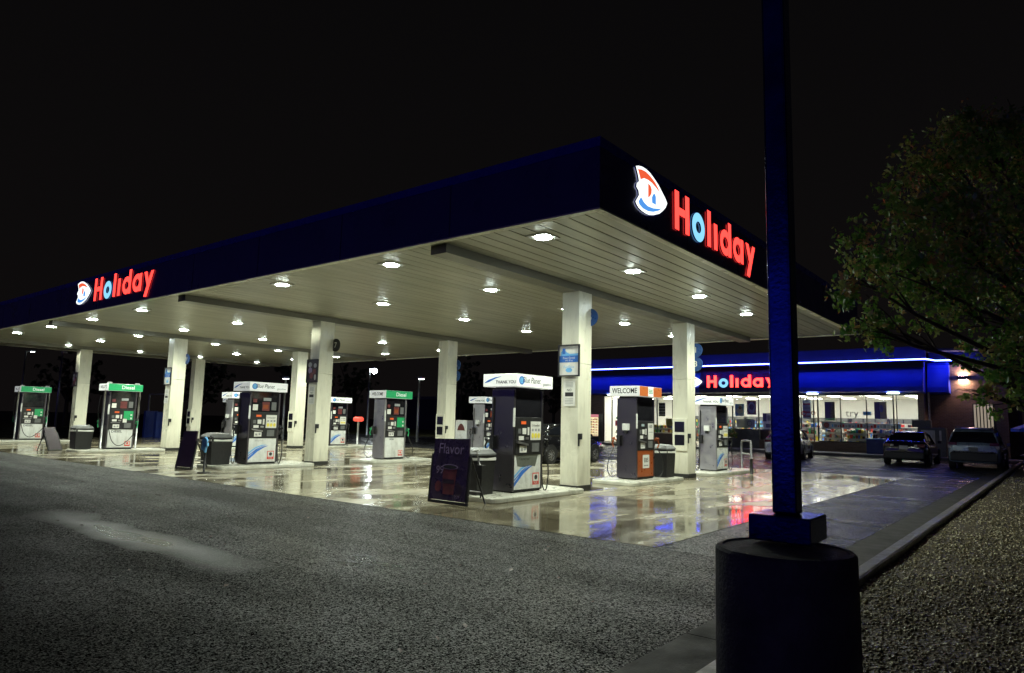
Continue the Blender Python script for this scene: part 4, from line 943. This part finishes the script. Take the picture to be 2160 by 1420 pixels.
# side wing details
t=empty('wall_lamp',(SX+1.2,-4.25,4.55),'wall lamp throwing light up and down the brick side wing','wall lamp')
mb=MB(); mb.box(-.2,.1,-.28,.28,-.12,.12,'black'); mb.build('housing',t); mb=MB(); mb.box(-.16,.06,-.2,.2,.121,.135,'warmlamp'); mb.box(-.16,.06,-.2,.2,-.135,-.121,'warmlamp'); mb.build('lens',t)
t=empty('wing_window',(SX+1.29,-5.1,2.2),'lit window with vertical blinds in the side wing of the store','window')
mb=MB(); mb.rect(-.5,.5,-.9,.9,FX(0,0,0),0,.03,'frame'); mb.build('frame',t)
mb=MB(); 
for k in range(6): mb.rect(-.45+k*.155,-.35+k*.155,-.85,.85,FX(0,0,0),.03,.04,'blinds')
mb.build('blinds',t)
t=empty('patio_umbrella',(30.3,-7.75,.0),'blue patio umbrella at the right edge beyond the SUV','umbrella')
mb=MB(); mb.cyl(0,0,0,2.3,.025,.025,'galv'); mb.build('pole',t)
mb=MB(); n=8; vs=[(0,0,2.35)]+[(1.35*math.cos(2*PI*k/n),1.35*math.sin(2*PI*k/n),1.72) for k in range(n)]+[(1.35*math.cos(2*PI*k/n),1.35*math.sin(2*PI*k/n),1.58) for k in range(n)]
mb.add(vs,[(0,1+k,1+(k+1)%n) for k in range(n)]+[(1+k,1+n+k,1+n+(k+1)%n,1+(k+1)%n) for k in range(n)],'umbrella'); o=mb.build('canopy',t); s=o.modifiers.new('s','SOLIDIFY'); s.thickness=.01
t=empty('picnic_table',(29.5,-7.55,.0),'pale board picnic table under the blue umbrella','picnic table')
mb=MB(); 
for k in range(4): mb.box(-.9,.9,-.36+k*.18,-.2+k*.18,.72,.76,'wood')
mb.build('table_top',t)
for sy in (-1,1):
    mb=MB(); mb.box(-.9,.9,sy*.62-.13,sy*.62+.13,.42,.46,'wood'); mb.build('bench',t)
for sx in (-1,1):
    mb=MB(); mb.tube([(sx*.6,-.7,.03),(sx*.6,-.2,.72)],.03,'galv',6); mb.tube([(sx*.6,.7,.03),(sx*.6,.2,.72)],.03,'galv',6); mb.tube([(sx*.6,-.62,.40),(sx*.6,.62,.40)],.025,'galv',6); mb.build('leg',t)
# ------------------------------------------------------------------ tree by the store
def tree(loc,blobs,limbs,n,size,m,lab,seed,trunk,cat='tree'):
    t=empty('tree',loc,lab,cat); o=Vector(loc)
    mb=MB(); 
    for path,rs in trunk: mb.tube([Vector(p)-o for p in path],rs,'bark',9)
    mb.build('trunk',t)
    mb=MB(); 
    for path,rs in limbs: mb.tube([Vector(p)-o for p in path],rs,'bark',6)
    mb.build('branches',t)
    mb=MB(); leaves(mb,[(x-o.x,y-o.y,z-o.z,r) for x,y,z,r in blobs],n,size,m,seed); mb.build('crown',t)
    return t
TB=[[-2.17,-7.45,5.31,.55],[-2.91,-7.18,4.55,.5],[-3.19,-6.71,3.91,.5],[-1.36,-7.73,5.72,.7],[-.99,-8.15,5.53,.8],[-3.71,-6.6,3.39,.4],[-2.4,-6.84,3.66,.6],[-2.64,-7.45,4.18,.7],[-2.81,-8.01,4.05,.8],[-3.48,-6.48,2.95,.35],[-2.73,-6.75,2.9,.4],[-2.0,-7.29,3.42,.6],[-2.14,-7.88,3.21,.7],[-2.44,-8.14,2.37,.45],[-1.58,-7.66,2.65,.35],[-.59,-8.63,5.0,.85],[-.34,-8.66,3.97,1.1],[-1.47,-8.57,2.49,.8],[-2.2,-7.57,2.03,.22],[-2.13,-7.97,1.97,.35],[-1.72,-7.66,5.9,.32],[-1.16,-8.09,5.95,.42],[-.45,-8.52,5.75,.6],[-.2,-9.6,4.6,1.1],[-.5,-9.9,3.0,.9]]
T0=Vector((-.9,-9.0,.12)); limbs=[]
rr=random.Random(11)
for (x,y,z,r) in TB:
    b=Vector((x,y,z)); s=T0+Vector((0,0,min(1.6+.35*max(0,z-2.5),3.6))); m1=s.lerp(b,.4)+Vector((rr.uniform(-.15,.15),rr.uniform(-.15,.15),-.12+rr.uniform(-.1,.1))); m2=s.lerp(b,.75)+Vector((rr.uniform(-.12,.12),rr.uniform(-.12,.12),-.05))
    limbs.append(([s,m1,m2,b],[.05,.035,.022,.01]))
    for q in range(4):
        e=b+Vector((rr.gauss(0,1),rr.gauss(0,1),rr.gauss(.2,1))).normalized()*r*.9; limbs.append(([m2,m2.lerp(e,.5)+Vector((0,0,.05)),e],[.014,.009,.004]))
tree(tuple(T0),TB+[[-1.9,-7.4,5.2,.5],[-2.5,-7.1,4.9,.4]],limbs,26000,.08,'leaf','green leafy street tree with some rusty leaves at the right edge',5,[([T0,T0+Vector((.03,.02,1.2)),T0+Vector((0,0,2.4)),T0+Vector((.1,0,4.2)),T0+Vector((.2,.1,5.6))],[.15,.125,.10,.06,.02])])
# ------------------------------------------------------------------ background
def lamp(loc,h,lab,head='lampglow',arm=(-.5,0),m='galv',hs=.17):
    t=empty('street_lamp',loc,lab,'street lamp','distant street lamps')
    mb=MB(); mb.cyl(0,0,0,h,.09,.06,m,8); mb.tube([(0,0,h-.05),(arm[0],arm[1],h)],.04,m,6); mb.build('pole',t)
    mb=MB(); ax,ay=arm; mb.box(ax-hs,ax+hs,ay-hs,ay+hs,h-.04,h+.08,'galv'); mb.build('lamp_head',t)
    mb=MB()
    if head=='starlamp': mb.lathe([(.0,h-.42),(.14,h-.38),(.22,h-.25),(.2,h-.1),(.12,h-.041)],head,16,(ax,ay))
    else: mb.box(ax-hs*.8,ax+hs*.8,ay-hs*.8,ay+hs*.8,h-.07,h-.041,head)
    mb.build('lens',t)
M['star2']=M['starlamp']
lamp((26.0,38.6,0),5.75,'bright white distant lamp under the far canopy edge','starlamp',(.3,-.3))
lamp((18.6,24.6,0),4.15,'pale lamp post between the green pump and the rear column','lampglow',(-.1,-.3))
lamp((13.1,31.5,0),3.95,'small lamp behind the third row rear column','lampglow',(-.2,-.3))
lamp((7.25,62.5,0),6.6,'green tinted lamp post at the far left','lampglow',(.4,-.3))
lamp((7.39,54.2,0),6.1,'dim grey lamp post at the far left','grey',(.1,-.1))
t=empty('red_lamp_post',(10.4,20.5,0),'red glowing oval on a post behind the second row column','sign')
mb=MB(); mb.cyl(0,0,.0,1.35,.05,.05,'galv'); mb.build('post',t); mb=MB(); mb.loft([[(dx,.33*k*math.cos(a),1.5+z_+.0*math.sin(a)) if False else (.27*k*math.cos(a),.27*k*math.sin(a),1.42+z_*.9) for a in [2*PI*i/20 for i in range(20)]] for k,z_,dx in ((.7,-.14,0),(1,-.08,0),(1,.06,0),(.7,.14,0))],'redlamp'); mb.build('oval_lamp',t)
t=empty('white_cabinet',(14.6,16.75,0),'white cabinet with a dark red dome emblem behind the second row rear column','cabinet')
mb=MB(); mb.box(-.3,.3,-.42,.42,0,1.5,'white'); mb.build('case',t,.02); mb=MB(); mb.prism([(-.27,.95),(.27,.95),(.2,1.15),(.1,1.28),(0,1.32),(-.1,1.28),(-.2,1.15)],FX(-.3,0,0),0,.01,'dred'); mb.build('emblem',t)
mb=MB(); t=empty('air_station',(6.0,34.2,0),'blue air and vacuum station beyond the far end of the canopy','vacuum station')
mb.box(-.35,.35,.2,.5,0,1.6,'binblue'); mb.build('cabinet',t,.02); mb=MB(); mb.box(-.3,.3,-1.1,-.8,0,1.55,'binblue'); mb.build('cabinet',t,.02); mb=MB(); mb.tube([(0,-1.3,0),(0,-1.3,2.6),(0,.7,2.6),(0,.7,0)],.05,'galv',8); mb.build('frame',t)
mb=MB(); t=empty('distant_building',(60,62,0),'low dark distant building behind the lamp post','building'); mb.box(-5,5,-7,9,0,4.2,'darkpark'); mb.build('wall',t); mb=MB(); mb.box(-5.3,5.3,-7.3,9.3,4.2,4.6,'roofmetal'); mb.build('roof',t)
names=['rounded','tall','wide','ragged','narrow','low','leaning','broad','bushy','spindly']
for i,(x,y,h,w) in enumerate([(30,55,9,4),(22,60,7,3.6),(40,58,10,4.4),(12,66,8,4),(0,70,9,4.5),(-8,62,7,3.5),(48,48,9,4.2),(56,40,8,4),(62,30,9,4.5),(50,2,8,4)]):
    bl=[(x+random.uniform(-w*.5,w*.5),y+random.uniform(-w*.5,w*.5),h*random.uniform(.45,.85),w*.5) for _ in range(7)]
    tree((x,y,0),bl,[([(x,y,h*.3),b[:3]],[.1,.03]) for b in bl],3200,.28,'darkleaf','%s dark tree in the black background beyond the lot, %s from the left'%(names[i],['seventh','fifth','eighth','fourth','third','second','ninth','tenth','eleventh','twelfth'][i]),20+i,[([(x,y,0),(x,y,h*.5)],[.22,.12])])
# ------------------------------------------------------------------ fallen leaves on the asphalt
mb=MB(); r=np.random.default_rng(9); vs=[];fs=[]
for k in range(150):
    x=r.uniform(-11,-5.8); y=r.uniform(-6,14); a=r.uniform(0,6.28); s=r.uniform(.018,.045); c=Vector((x,y,.008)); u=Vector((math.cos(a),math.sin(a),.15)); v=Vector((-math.sin(a),math.cos(a),.1)); o=len(vs)
    vs+=[c-u*s,c+v*s*.5+Z_*.008,c+u*s,c-v*s*.5]; fs.append((o,o+1,o+2,o+3))
mb.add(vs,fs,'brown'); tag(mb.build('fallen_leaves'),'scattered small dark fallen leaves on the asphalt','leaves',kind='stuff')
# ------------------------------------------------------------------ world, camera, render
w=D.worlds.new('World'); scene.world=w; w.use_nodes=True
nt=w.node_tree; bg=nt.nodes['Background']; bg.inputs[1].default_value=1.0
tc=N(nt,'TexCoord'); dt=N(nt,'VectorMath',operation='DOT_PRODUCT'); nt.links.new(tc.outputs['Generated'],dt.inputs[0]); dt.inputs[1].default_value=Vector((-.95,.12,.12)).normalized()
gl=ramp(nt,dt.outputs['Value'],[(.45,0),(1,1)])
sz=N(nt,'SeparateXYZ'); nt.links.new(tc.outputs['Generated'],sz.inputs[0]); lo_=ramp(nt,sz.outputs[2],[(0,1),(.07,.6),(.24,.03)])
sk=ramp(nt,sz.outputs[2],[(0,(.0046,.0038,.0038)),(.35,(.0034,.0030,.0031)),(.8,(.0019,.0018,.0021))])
nt.links.new(mix(nt,mix(nt,1.0,gl,lo_,'MULTIPLY'),sk,(.115,.09,.52)),bg.inputs[0])  # blue-violet horizon glow added behind the camera to tint faces turned there
cam=D.cameras.new('camera'); co=D.objects.new('camera',cam); COL.objects.link(co); scene.camera=co
yaw,pitch,roll=.6752,.1222,.0241
f=Vector((math.cos(yaw)*math.cos(pitch),math.sin(yaw)*math.cos(pitch),math.sin(pitch))); r_=Vector((math.sin(yaw),-math.cos(yaw),0)); u_=r_.cross(f)
r2=r_*math.cos(roll)+u_*math.sin(roll); u2=-r_*math.sin(roll)+u_*math.cos(roll)
mt=Matrix.Identity(4)
for i in range(3): mt[i][0]=r2[i]; mt[i][1]=u2[i]; mt[i][2]=-f[i]; mt[i][3]=CAM[i]
co.matrix_world=mt; cam.sensor_width=36; cam.lens=1445.8/2160*36; cam.clip_end=2000; cam.clip_start=.05
vsx=scene.view_settings; vsx.view_transform='Standard'; vsx.look='None'; vsx.exposure=0; vsx.gamma=1; vsx.use_curve_mapping=False
scene.render.engine='CYCLES'; cy=scene.cycles; cy.use_denoising=True; cy.max_bounces=7; cy.diffuse_bounces=4; cy.glossy_bounces=4; cy.transparent_max_bounces=8
cy.sample_clamp_indirect=6; cy.caustics_reflective=False; cy.caustics_refractive=False; cy.use_light_tree=True
